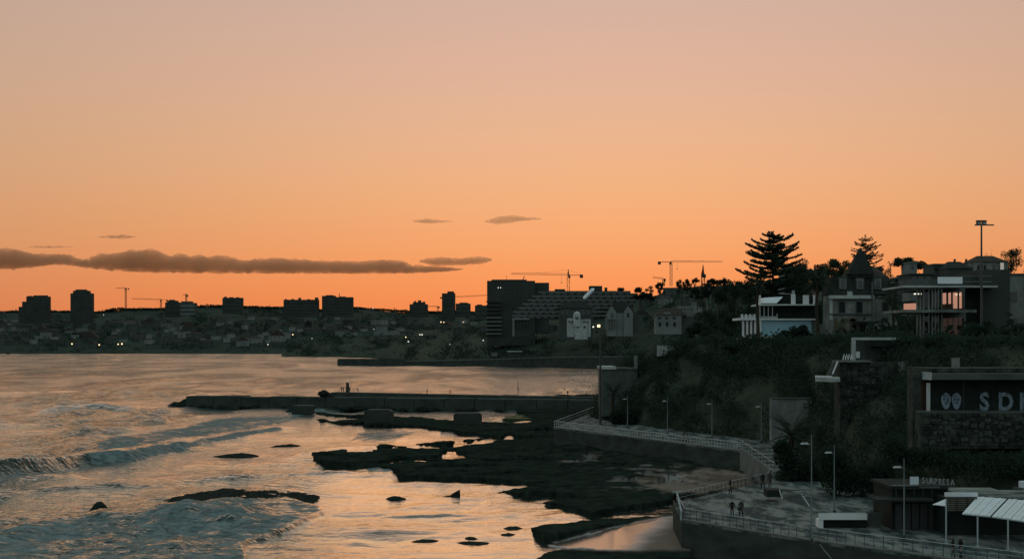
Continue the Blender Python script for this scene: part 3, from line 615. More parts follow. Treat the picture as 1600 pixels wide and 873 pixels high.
def tower(label, parts, D, floors=0, depth=18, m='tower', extra=None, cat='tower block', name='tower_block'):
    """parts: pixel rectangles (x0,x1,top,bottom); floors: balcony bands on the first"""
    x0, x1, y0, y1 = parts[0]; t = thing(name, (XP((x0+x1)/2, D), D, ZP(y1, D)), label, cat)
    for k, (a, b, c, d) in enumerate(parts):
        MB().pbox(a, b, c, d, D+0.6*k, depth-1.2*k).build('wall' if k == 0 else 'setback', M[m], t)
    hpx = (y1-y0)/max(1, floors)
    for k in range(floors):
        MB().pbox(x0+0.8, x1-0.8, y0+hpx*k+hpx*0.55, y0+hpx*k+hpx*0.95, D-0.8, 0.79).build('balcony', M['far_c'] if m == 'tower' else M['band'], t)
    for (a, b, c, d) in (extra or []): MB().pbox(a, b, c, d, D+3, 5).build('roof_structure', M[m], t)
    return t
tower('broad tower block with stepped left side, furthest left on the far ridge', [(41, 75, 463, 505), (34.5, 41, 471, 505), (29, 34.5, 479, 505)], 2850, 9, extra=[(52, 74, 461.2, 463), (43, 49, 462, 463)])
tower('tall rounded-top tower block standing alone on the far ridge', [(110, 143, 458, 505), (114, 138, 454, 459), (118, 133, 452, 455)], 2850, 10)
tower('small peaked block under the long crane jib on the far ridge', [(258, 280, 472, 495), (261, 276, 469.5, 473), (264, 271, 468, 470)], 2900, 3)
tower('pale squat block with a small crane above it', [(281, 305, 473, 492), (283, 299, 470.5, 474)], 2850, 3, m='far_a')
tower('small square block alone on the far ridge left of centre', [(347.5, 378, 465, 490)], 2900, 4, extra=[(350, 354, 463.3, 465), (358, 364, 464, 465), (369, 373, 464, 465)])
tower('wide ridge block with row of rooftop chimneys', [(443, 497, 468, 495)], 2900, 5, extra=[(445, 448, 467, 468), (455, 459, 466.8, 468), (466, 470, 465, 468), (480, 484, 467, 468), (492, 497, 464.5, 468)])
tower('wide ridge block with high left half and thin mast', [(503, 551, 464, 495)], 2900, 6, extra=[(503, 525, 462, 464), (509, 521, 460.8, 462), (530, 540, 463, 464), (529.6, 530.2, 458, 464)])
tower('low rounded block with rooftop tanks on the far ridge', [(640, 668, 475, 495), (645, 664, 472, 476)], 2800, 3, extra=[(647, 650, 470, 472), (653, 658, 469, 472), (661, 664, 471, 472)])
tower('slim two-step tower block with a ledge near its top', [(690.5, 711, 458, 500), (699, 709, 455, 459), (687.5, 691, 464, 466)], 2700, 9)
tower('low broad building right of the slim two-step tower', [(712, 735, 474, 495), (718, 731, 472.5, 475)], 2700, 3)
tower('low dark building just left of the big hotel', [(742, 762, 477, 500), (745, 753, 475.5, 478)], 2600, 3)

# ------------------------------------------------------------------ tower cranes
def crane(label, px, pbase, ptop, jl, jr, D, m='crane', tilt=0.0, apex=4, wpx=None, cwside='right'):
    x, z0, z1 = XP(px, D), ZP(pbase, D), ZP(ptop, D); t = thing('tower_crane', (x, D, z0), label, 'crane')
    w_ = 1.0 if D < 1500 else 1.3; r = 0.16 if D < 1500 else 0.3; mb = MB()
    for sx in (-w_, w_):
        for sy in (-w_, w_): mb.tube([(x+sx, D+sy, z0), (x+sx, D+sy, z1)], r, 4)
    n = max(4, int((z1-z0)/(2.6*w_)))
    for k in range(n):
        a, b = z0+(z1-z0)*k/n, z0+(z1-z0)*(k+1)/n; s = 1 if k % 2 else -1
        for yy in (-w_, w_): mb.tube([(x-s*w_, D+yy, a), (x+s*w_, D+yy, b)], r*0.6, 3)
    mb.build('mast', M[m], t)
    xl, xr = XP(jl, D), XP(jr, D); far_x = xl if cwside == 'right' else xr; cw = xr if cwside == 'right' else xl
    def beam(nm, xa, xb, hh):
        q = MB(); L_ = abs(xb-xa); n = max(3, int(L_/(2.6*w_))); dz = tilt*L_
        for (yy, zz) in ((-w_*0.6, 0), (w_*0.6, 0), (0, hh)): q.tube([(xa, D+yy, z1+zz), (xb, D+yy, z1+dz+zz*0.6)], r*0.75, 4)
        for k in range(n):
            fa, fb = k/n, (k+1)/n; za, zb = z1+dz*fa, z1+dz*fb
            q.tube([(xa+(xb-xa)*fa, D-w_*0.6, za), (xa+(xb-xa)*(fa+fb)/2, D, (za+zb)/2+hh*0.9), (xa+(xb-xa)*fb, D+w_*0.6, zb)], r*0.5, 3)
        q.build(nm, M[m], t)
    beam('jib', x, far_x, 1.6*w_)
    q = MB(); q.box(min(x, cw), max(x, cw), D-w_*0.6, D+w_*0.6, z1-0.1, z1+0.35); q.build('counter_jib', M[m], t)
    s = 1 if cw > x else -1; cwl = max(1.6*w_, abs(cw-x)*0.22)
    MB().box(min(cw, cw-s*cwl), max(cw, cw-s*cwl), D-w_*0.7, D+w_*0.7, z1-2.3*w_, z1+0.6).build('counterweight', M['weight'], t)
    MB().tube([(x, D, z1), (x, D, z1+apex*w_)], [0.9*w_, 0.25], 4).build('apex', M[m], t)
    c = MB(); c.tube([(x, D, z1+apex*w_), (x+(far_x-x)*0.65, D, z1+1.5)], 0.07*w_, 3); c.tube([(x, D, z1+apex*w_), (cw-s*cwl*0.5, D, z1+0.5)], 0.07*w_, 3); c.build('tie_bar', M['darksteel'], t)
    MB().box(x-s*0.2, x+s*1.7*w_, D-w_*1.6, D-w_*0.7, z1-2.6*w_, z1-0.2).build('cab', M['weight'], t)
    h = MB(); hx = x+(far_x-x)*0.12; h.tube([(hx, D, z1), (hx, D, z1-6)], 0.08, 3); h.box(hx-0.4, hx+0.4, D-0.4, D+0.4, z1-7, z1-6); h.build('hook', M['darksteel'], t)
    return t
crane('tower crane with short jib between the two left ridge towers', 196.5, 486, 450.5, 181.5, 201.5, 2850, 'weight', apex=1.2)
crane('far crane with a very long low jib', 251.5, 486, 468.5, 206, 262, 2850, 'crane', tilt=0.035, apex=2)
crane('small crane standing above the pale squat block', 291, 473, 461, 286, 294, 2870, 'weight', apex=3)
crane('tall tower crane above the stepped terrace building', 888, 462, 430, 799, 911, 1190, 'crane', tilt=0.02, apex=5)
crane('yellow tower crane with jib pointing right over the wooded crest', 1048.5, 447, 409.5, 1028, 1129, 1330, 'crane', cwside='left', apex=0.8)
crane('short crane seen near the end of a dark jib beside the yellow crane', 1037, 447, 436, 1020, 1040, 1330, 'weight', tilt=0.12, apex=0.5)
crane('slim red crane with its jib turned end-on', 1098.5, 474, 428, 1095.5, 1100, 900, 'crane_red', apex=6)
crane('distant crane mast behind the slim two-step tower', 684, 486, 479, 668, 687, 2900, 'weight', apex=1)
crane('distant crane whose long faint jib reaches toward the hotel', 709, 470, 464.5, 706, 762, 2950, 'crane', cwside='left', tilt=0.06, apex=1)

# ------------------------------------------------------------------ middle headland: hotel, terraces, villas
def building(name, label, cat, D, px, pb): return thing(name, (XP(px, D), D, ZP(pb, D)), label, cat)
def part(t, name, m, rect, D, dep, off=0.0, parent=None): return MB().pbox(*rect, D, dep, off).build(name, M[m], parent or t)
def window(t, rect, D, off=-0.05, frame=None, m='glass'):
    o = part(t, 'window', m, rect, D, 0.12, off)
    if frame:
        x0, x1, y0, y1 = rect; e = frame[0]
        for r_ in ((x0-e, x0, y0-e, y1+e), (x1, x1+e, y0-e, y1+e), (x0, x1, y0-e, y0), (x0, x1, y1, y1+e)): MB().pbox(*r_, D, 0.2, off-0.03).build('frame', M[frame[1]], o)
    return o
D = 1290; t = building('hotel', 'big dark flat-topped hotel block rising above the headland', 'hotel', D, 800, 525)
part(t, 'wall', 'tower', (761, 836, 438.5, 540), D, 40); part(t, 'rear_wing', 'tower', (836, 858, 441.5, 520), D, 36, 4)
part(t, 'roof_structure', 'tower', (768, 823, 436.6, 438.5), D, 20, 6); part(t, 'antenna', 'darksteel', (791.3, 791.8, 430, 437), D, 0.5, 8)
MB().tube([P(817, 437, D+8), P(819.5, 431, D+8)], 0.35, 4).build('antenna', M['darksteel'], t)
for k in range(9): part(t, 'balcony', 'band' if k > 3 else 'tower', (759.5, 784, 470+k*6.3, 472+k*6.3), D, 2.2, -2.3)
for k in range(13):
    for j in range(7):
        r_ = (789+j*6.6, 792.6+j*6.6, 442+k*6.2, 445+k*6.2)
        part(t, 'window', 'far_c', r_, D, 0.3, -0.1)
for x in (778, 781.6): part(t, 'lit_window', 'lamp_w', (x, x+1.2, 448.6, 449.9), D, 0.3, -0.1)
D = 1175; t = building('terrace_building', 'long stepped building with pale terrace bands below the tall crane', 'building', D, 900, 510)
lefts = [841, 832, 825, 816, 809, 802, 800]
for k in range(7):
    y = 455.5+k*6.1; rt = [985, 992, 992, 990, 975, 970, 968][k]
    part(t, 'storey', 'tower', (lefts[k]+2, rt, y-1.2, y+6.5), D, 14+4*(6-k), -0.8*k)
    part(t, 'terrace_parapet', 'band', (lefts[k], rt+0.5, y+0.2, y+1.9), D, 0.5, -0.8*k-1.4)
    for j in range(int((rt-lefts[k])/11)): part(t, 'window', 'glass', (lefts[k]+5+j*11, lefts[k]+12+j*11, y+2.4, y+4.9), D, 0.3, -0.8*k-0.1)
part(t, 'roof_structure', 'tower', (867, 883, 451.5, 455), D, 8, 8); part(t, 'roof_structure', 'tower', (921, 941, 446.5, 455), D, 10, 8); part(t, 'roof_structure', 'tower', (945, 949, 449, 455), D, 4, 8)
a_, b_ = P(913.5, 465.5, 1150), P(927, 453.5, 1150)
t = MB(); t.hexa([(a_[0]-1.1, 1150, a_[2]-0.7), (a_[0]+0.9, 1150, a_[2]-0.7), (a_[0]+0.9, 1156, a_[2]+1.2), (a_[0]-1.1, 1156, a_[2]+1.2)],
                 [(b_[0]-1.1, 1150, b_[2]+0.2), (b_[0]+0.9, 1150, b_[2]+0.2), (b_[0]+0.9, 1156, b_[2]+2.1), (b_[0]-1.1, 1156, b_[2]+2.1)])
tag(t.build('roof_panel', M['sheet']), 'bright slanting roof panel catching the sky above the stepped terraces', 'roof panel')
D = 1140; t = building('pavilion', 'low pale-framed pavilion at the foot of the stepped terraces', 'pavilion', D, 814, 515)
part(t, 'roof', 'far_b', (800, 827, 496.5, 499.5), D, 12); part(t, 'pillar', 'far_b', (800.5, 804, 499.5, 525), D, 1.5); part(t, 'wall', 'far_c', (804, 827, 499.5, 525), D, 10, 2)
for k in range(4): part(t, 'fin', 'far_a', (808+k*5, 809+k*5, 500, 514), D, 0.5, 1)
D = 1120; t = building('apartment_house', 'dull apartment house with hipped roofs behind the white turreted villa', 'house', D, 900, 510)
part(t, 'wall', 'far_a', (874, 926, 481, 530), D, 16)
MB().hexa([(XP(872, D), D-1, ZP(481, D)), (XP(928, D), D-1, ZP(481, D)), (XP(928, D), D+17, ZP(481, D)), (XP(872, D), D+17, ZP(481, D))], [(XP(886, D), D+7, ZP(471, D)), (XP(914, D), D+7, ZP(471, D)), (XP(914, D), D+8, ZP(471, D)), (XP(886, D), D+8, ZP(471, D))]).build('roof', M['slate'], t)
for k in range(6): window(t, (877+k*8, 880.5+k*8, 485, 490), D); 
for k in (877, 899, 912): part(t, 'chimney', 'far_a', (k, k+2, 470, 478), D, 2, 4)
D = 1085; t = building('white_villa', 'small bluish-white villa with a round-topped turret', 'villa', D, 905, 519)
part(t, 'wall', 'offwhite', (898, 918, 506, 530), D, 10); part(t, 'left_wing', 'offwhite', (886.5, 898, 497, 526), D, 9, 1.5); part(t, 'right_wing', 'offwhite', (907, 923, 498, 526), D, 9, 1)
q = MB().pbox(896, 907, 491, 510, D-0.6, 6); c = P(901.5, 491, D+2.4); q.blob(c, (2.8, 2.8, 2.4), 2, 0.02); q.build('turret', M['offwhite'], t)
MB().hexa([(XP(907, D), D+0.6, ZP(498, D)), (XP(923.5, D), D+0.6, ZP(498, D)), (XP(923.5, D), D+10, ZP(498, D)), (XP(907, D), D+10, ZP(498, D))], [(XP(910, D), D+4, ZP(492, D)), (XP(920, D), D+4, ZP(492, D)), (XP(920, D), D+5, ZP(492, D)), (XP(910, D), D+5, ZP(492, D))]).build('roof', M['slate'], t)
for r_ in ((899, 904, 495, 498.5), (888, 891, 500.5, 503.5), (893, 896, 500.5, 503.5), (911, 914, 501, 504), (916.5, 919.5, 501, 504), (901, 904, 509, 512.5), (912, 915, 509, 512.5)):
    window(t, r_, D-0.75 if r_[2] < 500 else D, -0.1)
D = 1075; t = building('gabled_villa', 'pale two-gabled villa with a dark steep roof and spire', 'villa', D, 970, 515)
part(t, 'wall', 'far_b', (949, 989, 489, 525), D, 14)
for g0, g1 in ((949.5, 962.5), (974.5, 988.5)):
    MB().extr([(XP(g0, D), ZP(525, D)), (XP(g1, D), ZP(525, D)), (XP(g1, D), ZP(487, D)), (XP((g0+g1)/2, D), ZP(478.5, D)), (XP(g0, D), ZP(487, D))], D-1.5, D+2).build('gable', M['far_b'], t)
    window(t, ((g0+g1)/2-2, (g0+g1)/2+2, 489, 496), D-1.5)
MB().hexa([(XP(953, D), D+0.5, ZP(489, D)), (XP(993, D), D+0.5, ZP(489, D)), (XP(993, D), D+15, ZP(489, D)), (XP(953, D), D+15, ZP(489, D))], [(XP(959, D), D+6, ZP(471, D)), (XP(982, D), D+6, ZP(471, D)), (XP(982, D), D+8, ZP(471, D)), (XP(959, D), D+8, ZP(471, D))]).build('roof', M['slate'], t)
MB().tube([P(961.5, 480, D+6), P(961.5, 463, D+6)], [1.4, 0.08], 6).build('spire', M['slate'], t)
for k in range(5): part(t, 'column', 'far_b', (945.5+k*4, 946.7+k*4, 499, 514), D, 0.6, -3)
part(t, 'porch_roof', 'far_b', (944.5, 963, 497.5, 499), D, 3.3, -3.2); part(t, 'side_wing', 'far_a', (989, 1004, 492, 520), D, 9, 2)
D = 905; t = building('cream_villa', 'cream villa with brown hipped roof and square tower on the wooded slope', 'villa', D, 1055, 511)
part(t, 'wall', 'far_b', (1025, 1065, 492.5, 522), D, 12); part(t, 'square_tower', 'far_b', (1061, 1084, 478, 520), D, 9, 5); part(t, 'side_wing', 'far_a', (1065, 1094, 494, 522), D, 8, 2)
MB().hexa([(XP(1024, D), D-0.5, ZP(492.5, D)), (XP(1074, D), D-0.5, ZP(492.5, D)), (XP(1074, D), D+13, ZP(492.5, D)), (XP(1024, D), D+13, ZP(492.5, D))], [(XP(1037, D), D+5, ZP(481, D)), (XP(1062, D), D+5, ZP(481, D)), (XP(1062, D), D+6, ZP(481, D)), (XP(1037, D), D+6, ZP(481, D))]).build('roof', M['tile'], t)
part(t, 'dormer', 'far_b', (1037, 1048, 487, 492.5), D, 5, 0.4)
for k in range(3): window(t, (1028+k*11.5, 1033+k*11.5, 495, 498.5), D); window(t, (1029+k*11.5, 1033+k*11.5, 503, 510), D)
for k in range(4): window(t, (1064+k*5, 1066.5+k*5, 481, 485), D+5)
rs = np.random.default_rng(11)
for (px, py, wm, hm, rf, wl_, lab) in ((845, 512, 12, 6, 'hip', 'far_c', 'dim house left of the white turreted villa'), (935, 500, 12, 6, 'hip', 'far_c', 'dim house between the two pale villas'),
        (1010, 480, 14, 7, 'gable', 'far_c', 'dim gabled house high on the wooded crest'), (1050, 462, 16, 7, 'flat', 'far_a', 'flat-roofed house under the yellow crane'), (720, 522, 16, 6, 'flat', 'far_c', 'low flat building on the wooded shore left of the hotel'),
        (672, 530, 16, 5, 'hip', 'far_c', 'low shore house with dark roof on the left headland'), (1075, 474, 12, 6, 'hip', 'far_c', 'dim hip-roofed house above the cream villa'), (600, 536, 18, 6, 'hip', 'far_c', 'shore house at the tip of the left headland'),
        (860, 518, 13, 6, 'hip', 'far_a', 'grey hip-roofed house just below the pale-framed pavilion'), (985, 470, 14, 7, 'flat', 'far_a', 'flat grey house above the gabled villa'), (1003, 500, 12, 6, 'gable', 'far_a', 'grey gabled house right of the two-gabled villa'), (1040, 476, 13, 6, 'hip', 'far_b', 'pale hip-roofed house above the cream villa'), (1093, 486, 12, 7, 'flat', 'far_b', 'pale flat house at the foot of the red crane'), (760, 518, 14, 6, 'hip', 'far_a', 'grey house at the hotel foot'), (700, 515, 14, 6, 'gable', 'far_a', 'grey gabled house on the wooded shore left of the hotel'), (640, 524, 13, 6, 'hip', 'far_a', 'grey hip-roofed house above the headland tip')):
    simple_house('house', px, py, mid_hill, wm, hm, 10, rf, wl_, lab, None, rs.uniform(-.3, .3), wins=4)
t = building('shore_kiosk', 'low pale-roofed kiosk on the wall below the headland', 'kiosk', 1110, 805, 556)
part(t, 'roof', 'offwhite', (792, 816, 548, 549.6), 1112, 8); part(t, 'wall', 'far_c', (794, 814, 549.6, 557), 1112, 6, 1)
t = building('shore_hut', 'small pale hut beside the low kiosk on the shore wall', 'hut', 1118, 772, 556)
part(t, 'wall', 'far_b', (768, 777, 550.5, 556), 1124, 5); part(t, 'roof', 'far_c', (767.5, 777.5, 549.6, 550.5), 1124, 6, -0.5)
# woods on the middle headland
T = rng.uniform(0.02, 1, 2300); PXs = rng.uniform(450, 1240, 2300); Dd, Zz = mid_hill.at(PXs, T)
keep = (fbm(PXs/20, T*8, 3, 40) > 0.42)
for (x0, x1, y0, y1) in ((800, 992, 460, 512), (884, 925, 490, 521), (944, 1004, 485, 515), (1024, 1094, 484, 511)):
    keep &= ~((PXs > x0-5) & (PXs < x1+5) & (HOR-(Zz-H)*F/Dd > y0) & (HOR-(Zz-H)*F/Dd < y1+5))
cent = np.stack([(PXs-800)/F*Dd, Dd, Zz+2.0], -1)[keep]
pts = np.concatenate([c + rng.normal(size=(22, 3))*np.array([2.6, 2.6, 1.7]) for c in cent])
scatter('headland_woodland', 'dense dark woods covering the middle headland', pts, 0.85, M['leaf2'], 'trees')
k = 0
for (px, ptop, pb, D, wpx, form) in ((968, 449, 475, 1300, 22, 'sparse'), (1000, 449, 478, 1150, 26, 'round'), (1016, 444, 474, 1150, 20, 'tall'), (1032, 441, 472, 1120, 18, 'round'), (1062, 437, 468, 1100, 14, 'round'), (1075, 434, 466, 1050, 18, 'round'),
        (1086, 433, 466, 1000, 13, 'umbrella'), (1118, 434, 470, 900, 26, 'umbrella'), (1132, 434, 474, 800, 26, 'round'), (1148, 437, 480, 700, 30, 'round'), (1108, 442, 480, 800, 26, 'round'), (1090, 448, 480, 860, 24, 'round')):
    z = ZP(pb, D); tree('crest_tree', (XP(px, D), D, z), ZP(ptop, D)-z, wpx/F*D, {968: 'bare-looking sparse tree on the crest right of the roof panel', 1000: 'broad leafy tree on the crest left of the yellow crane', 1016: 'narrow tree on the crest just left of the short dark crane', 1032: 'leafy tree at the foot of the short dark crane', 1062: 'small round tree right of the yellow crane mast', 1075: 'second round tree right of the yellow crane mast', 1086: 'narrow flat-crowned pine left of the red crane', 1118: 'wide flat-crowned pine right of the red crane', 1132: 'round tree right of the wide flat-crowned pine', 1148: 'broad round tree between the flat-crowned pine and the island pine', 1108: 'round tree below the wide flat-crowned pine', 1090: 'round tree behind the red crane mast'}[px],
        'trees on the wooded crest', form, 1800, wpx/F*D*0.045, 'leaf2', seed=k); k += 1
t = building('pale_wall', 'pale ribbed garden wall on the cliff edge', 'wall', 257, 1045, 553)
part(t, 'panel', 'offwhite', (1027, 1062, 540, 556), 256, 0.4)
for k in range(6): part(t, 'rib', 'offwhite', (1029+k*6, 1030.2+k*6, 539.4, 556), 256, 0.3, -0.25)
# ------------------------------------------------------------------ cliff-top houses
D = 238; t = building('blue_house', 'pale blue villa with white columns, loggia and roof pillars on the cliff top', 'house', D, 1225, 535)
part(t, 'wall', 'blue', (1190, 1268, 500, 545), D, 9); part(t, 'plinth', 'white', (1157, 1268, 524.5, 528), D, 0.3, -0.5); part(t, 'foundation', 'offwhite', (1159, 1291, 528, 548), D, 8, 0.6)
part(t, 'side_wall', 'dull2', (1268, 1291, 499, 540), D, 8, 1.0); part(t, 'pilaster', 'white', (1186, 1190, 500, 524.4), D, 0.6, -0.35)
part(t, 'porch_slab', 'white', (1154.5, 1186, 496.5, 500), D, 7, -0.9); part(t, 'porch_wall', 'dull', (1160, 1186, 500, 524.4), D, 0.3, 2.2)
for k in range(4):
    part(t, 'column', 'white', (1160+k*6.2, 1162.9+k*6.2, 500, 524.4), D, 0.35, -0.5); part(t, 'baluster', 'white', (1158.2+k*6.6, 1160.4+k*6.6, 490.5, 496.4), D, 0.25, -0.7)
    part(t, 'footing', 'offwhite', (1159+k*6.2, 1160.5+k*6.2, 528.2, 534), D, 0.3, -0.3)
for k in range(3): part(t, 'balustrade_panel', 'offwhite', (1160.5+k*6.6, 1164.7+k*6.6, 492, 496.4), D, 0.1, -0.6)
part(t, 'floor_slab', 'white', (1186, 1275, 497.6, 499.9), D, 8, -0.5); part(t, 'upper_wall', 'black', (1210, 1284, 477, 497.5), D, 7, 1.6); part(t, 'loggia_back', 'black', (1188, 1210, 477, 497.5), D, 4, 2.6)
for k in range(4): part(t, 'loggia_column', 'offwhite', (1187+k*6.5, 1188.2+k*6.5, 477, 497.5), D, 0.15, -0.3)
part(t, 'balustrade', 'offwhite', (1189, 1215, 494, 497.5), D, 0.1, -0.5); part(t, 'balustrade_post', 'offwhite', (1213.6, 1215, 490, 497.5), D, 0.15, -0.52)
part(t, 'cornice', 'white', (1186, 1274, 475, 476.9), D, 8, -0.7)
MB().hexa([(XP(1190, D), D-0.3, ZP(473.6, D)), (XP(1213, D), D-0.3, ZP(473.6, D)), (XP(1213, D), D+6, ZP(473.6, D)), (XP(1190, D), D+6, ZP(473.6, D))], [(XP(1196, D), D+1.4, ZP(464.6, D)), (XP(1226, D), D+1.4, ZP(463, D)), (XP(1226, D), D+4.6, ZP(463, D)), (XP(1196, D), D+4.6, ZP(464.6, D))]).build('sloping_roof', M['sheet'], t)
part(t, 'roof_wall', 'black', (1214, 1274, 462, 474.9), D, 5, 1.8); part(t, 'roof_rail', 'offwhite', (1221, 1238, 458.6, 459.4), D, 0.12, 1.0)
for r_ in ((1186, 1189, 461, 474.9), (1237, 1243, 459.5, 474.9), (1255.5, 1264, 461, 474.9), (1271.5, 1274, 461, 474.9)): part(t, 'roof_pillar', 'white', r_, D, 0.6, 0.2)
part(t, 'chimney_cap', 'offwhite', (1238, 1242, 453.5, 459.4), D, 0.4, 0.3)
D = 228; t = building('old_mansion', 'derelict grey mansion with pointed turret roof and graffiti', 'mansion', D, 1345, 535)
part(t, 'wall', 'dull2', (1297, 1366, 463, 548), D, 5)
MB().extr([(XP(1366, D), ZP(548, D)), (XP(1411, D), ZP(548, D)), (XP(1411, D), ZP(512, D)), (XP(1404, D), ZP(494, D)), (XP(1394, D), ZP(478, D)), (XP(1384, D), ZP(469, D)), (XP(1366, D), ZP(464.5, D))], D+0.6, D+9).build('curved_gable_wall', M['dull2'], t)
MB().hexa([(XP(1295.5, D), D-0.5, ZP(459.9, D)), (XP(1395, D), D-0.5, ZP(459.9, D)), (XP(1395, D), D+6, ZP(459.9, D)), (XP(1295.5, D), D+6, ZP(459.9, D))], [(XP(1301, D), D+1.0, ZP(432, D)), (XP(1392, D), D+1.0, ZP(432, D)), (XP(1392, D), D+5, ZP(432, D)), (XP(1301, D), D+5, ZP(432, D))]).build('mansard_roof', M['slate'], t)
MB().hexa([(XP(1326, D), D+1.2, ZP(431.9, D)), (XP(1391, D), D+1.2, ZP(431.9, D)), (XP(1391, D), D+6, ZP(431.9, D)), (XP(1326, D), D+6, ZP(431.9, D))], [(XP(1340, D), D+4, ZP(415, D)), (XP(1378, D), D+4, ZP(415, D)), (XP(1378, D), D+6, ZP(415, D)), (XP(1340, D), D+6, ZP(415, D))]).build('upper_roof', M['tile'], t)
c = [(XP(1327, D), D+0.2), (XP(1367, D), D+0.2), (XP(1367, D), D+3.4), (XP(1327, D), D+3.4)]; ap = P(1344.5, 387, D+1.8); bz = ZP(428, D); mz = ZP(420, D)
q = MB(); q.hexa([(*p, bz) for p in c], [((p[0]-ap[0])*0.86+ap[0], (p[1]-ap[1])*0.86+ap[1], mz) for p in c]); q.hexa([((p[0]-ap[0])*0.86+ap[0], (p[1]-ap[1])*0.86+ap[1], mz) for p in c], [((p[0]-ap[0])*0.04+ap[0], (p[1]-ap[1])*0.04+ap[1], ap[2]) for p in c])
q.build('turret_roof', M['slate'], t); part(t, 'turret_base', 'slate', (1329, 1365, 427.5, 433), D, 2.8, 0.5)
for x in (1312, 1339, 1366.5):
    dm = part(t, 'dormer', 'dull', (x-1.5, x+11.5, 434, 452), D, 3, -0.2); window(t, (x+1.2, x+8.8, 437.5, 450), D-0.22, -0.1, (1.2, 'dull2'))
part(t, 'cornice', 'offwhite', (1296, 1366, 461, 466.5), D, 0.8, -0.7); part(t, 'cornice_block', 'offwhite', (1324, 1332, 455, 461), D, 0.8, -0.5); part(t, 'string_course', 'dull', (1296.5, 1366, 489.5, 491.5), D, 0.3, -0.28)
part(t, 'drainpipe', 'dull', (1362, 1364.4, 440, 503), D, 0.25, -0.9); part(t, 'corner_quoin', 'offwhite', (1296.6, 1301, 467, 500), D, 0.2, -0.18)
for r_ in ((1311.5, 1320, 472, 488), (1338.5, 1347, 472, 488)): window(t, r_, D, -0.05, (1.3, 'dull'))
window(t, (1379.5, 1388.5, 472.5, 487), D+0.6, -0.05, (1.2, 'dull')); window(t, (1366.5, 1371.5, 509, 521), D+0.6, -0.05, (2.2, 'offwhite'))
part(t, 'door', 'black', (1343, 1352, 507, 533), D, 0.2, -0.08); part(t, 'door', 'black', (1379, 1390, 509, 533), D+0.6, 0.2, -0.08); part(t, 'porch_canopy', 'slate', (1335, 1376, 501.5, 504.5), D, 1.6, -1.6)
def glyph(ch, x, y, z, h, m, parent, name='letter', ext=0.02, rot=0.0, wide=1.0, bold=0.0):
    cu = bpy.data.curves.new(name, 'FONT'); cu.body = ch; cu.size = h*1.38; cu.extrude = ext; cu.offset = bold*h; cu.resolution_u = 3
    o = bpy.data.objects.new(name, cu); me = bpy.data.meshes.new_from_object(o); bpy.data.objects.remove(o); bpy.data.curves.remove(cu)
    o = link(name, me, m, parent); p = org(parent); o.location = (x-p[0], y-p[1], z-p[2]); o.rotation_euler = (R(90), rot, 0); o.scale = (wide, 1, 1); return o
for k, ch in enumerate('KGS'): glyph(ch, XP(1302+k*12.5, D-0.12), D-0.12, ZP(520, D), 2.5, M['spray2'], t, 'graffiti_letter', 0.01, 0, 1.0, 0.05)

# modern house with terraces
D = 191; t = building('modern_house', 'modern terraced house with fins and peach-lit windows on the cliff top', 'house', D, 1470, 530)
part(t, 'wall', 'dull', (1442, 1473, 449.6, 540), D, 2, 7.5); part(t, 'rear_wall', 'black', (1505, 1536, 449, 535), D, 8, 2.0); part(t, 'brick_wing', 'far_c', (1535, 1578, 421, 545), D, 12, 1.0)
part(t, 'roof_slab', 'offwhite', (1412, 1559, 446, 449), D, 11, -1.5); part(t, 'floor_slab', 'dull2', (1411.5, 1526, 483.5, 488), D, 11, -1.8); part(t, 'floor_slab', 'dull2', (1411.5, 1482, 525.4, 530), D, 11, -1.8)
part(t, 'base_wall', 'far_c', (1414, 1560, 530, 552), D, 8, 0.5)
for k, x in enumerate((1432.5, 1437.5, 1442.5, 1451, 1456, 1461, 1466, 1471)):
    part(t, 'fin', 'dull2', (x, x+1.5, 449.1, 483.4), D, 0.3, -0.9); part(t, 'fin', 'dull2', (x, x+1.5, 488.1, 525.3), D, 0.3, -0.9)
for x in (1443, 1456): window(t, (x, x+9, 455, 481), D+7.5); window(t, (x, x+9, 494, 523), D+7.5)
part(t, 'roof_screen', 'sheet', (1466, 1504, 432.5, 443), D, 0.3, 0.3); part(t, 'roof_room', 'dull', (1421, 1465, 436, 445.9), D, 5, 2); part(t, 'roof_room', 'far_c', (1504, 1557, 431, 445.9), D, 4, 3)
for y in (431, 439.5): part(t, 'roof_rail', 'dull2', (1504.5, 1550, y, y+0.8), D, 0.1, 0.2)
# glazed bay: its glass is turned toward the sunset side
def slanted(px0, px1, D0, py0, py1, name, m, f0=0.0, f1=1.0, thick=0.08, out=0.0, nx=-0.935, ny=-0.355, parent=None):
    X0 = XP(px0, D0); tx, ty = -ny, nx; k = (px1-800)/F; L_ = (k*D0-X0)/(tx-k*ty)
    a_ = (X0+tx*L_*f0+nx*out, D0+ty*L_*f0+ny*out); b_ = (X0+tx*L_*f1+nx*out, D0+ty*L_*f1+ny*out); Dm = (D0+D0+ty*L_)/2
    q = [a_, b_, (b_[0]-nx*thick, b_[1]-ny*thick), (a_[0]-nx*thick, a_[1]-ny*thick)]
    return MB().prism(q, ZP(py1, Dm), ZP(py0, Dm)).build(name, M[m], parent or t)
slanted(1472.5, 1505.5, 193, 449.2, 483.4, 'bay_wall', 'dull', thick=0.25)
slanted(1472.5, 1507, 193, 488.2, 525.2, 'bay_wall', 'dull', thick=0.25)
for f0, f1 in ((0.03, 0.20), (0.30, 0.43), (0.52, 0.73), (0.82, 0.98)): slanted(1472.5, 1505.5, 193, 457, 482, 'window', 'coated', f0, f1, 0.05, 0.06)
for f0, f1 in ((0.04, 0.25), (0.28, 0.49), (0.52, 0.73), (0.76, 0.97)): slanted(1472.5, 1507, 193, 497, 523.5, 'window', 'glass', f0, f1, 0.05, 0.06)
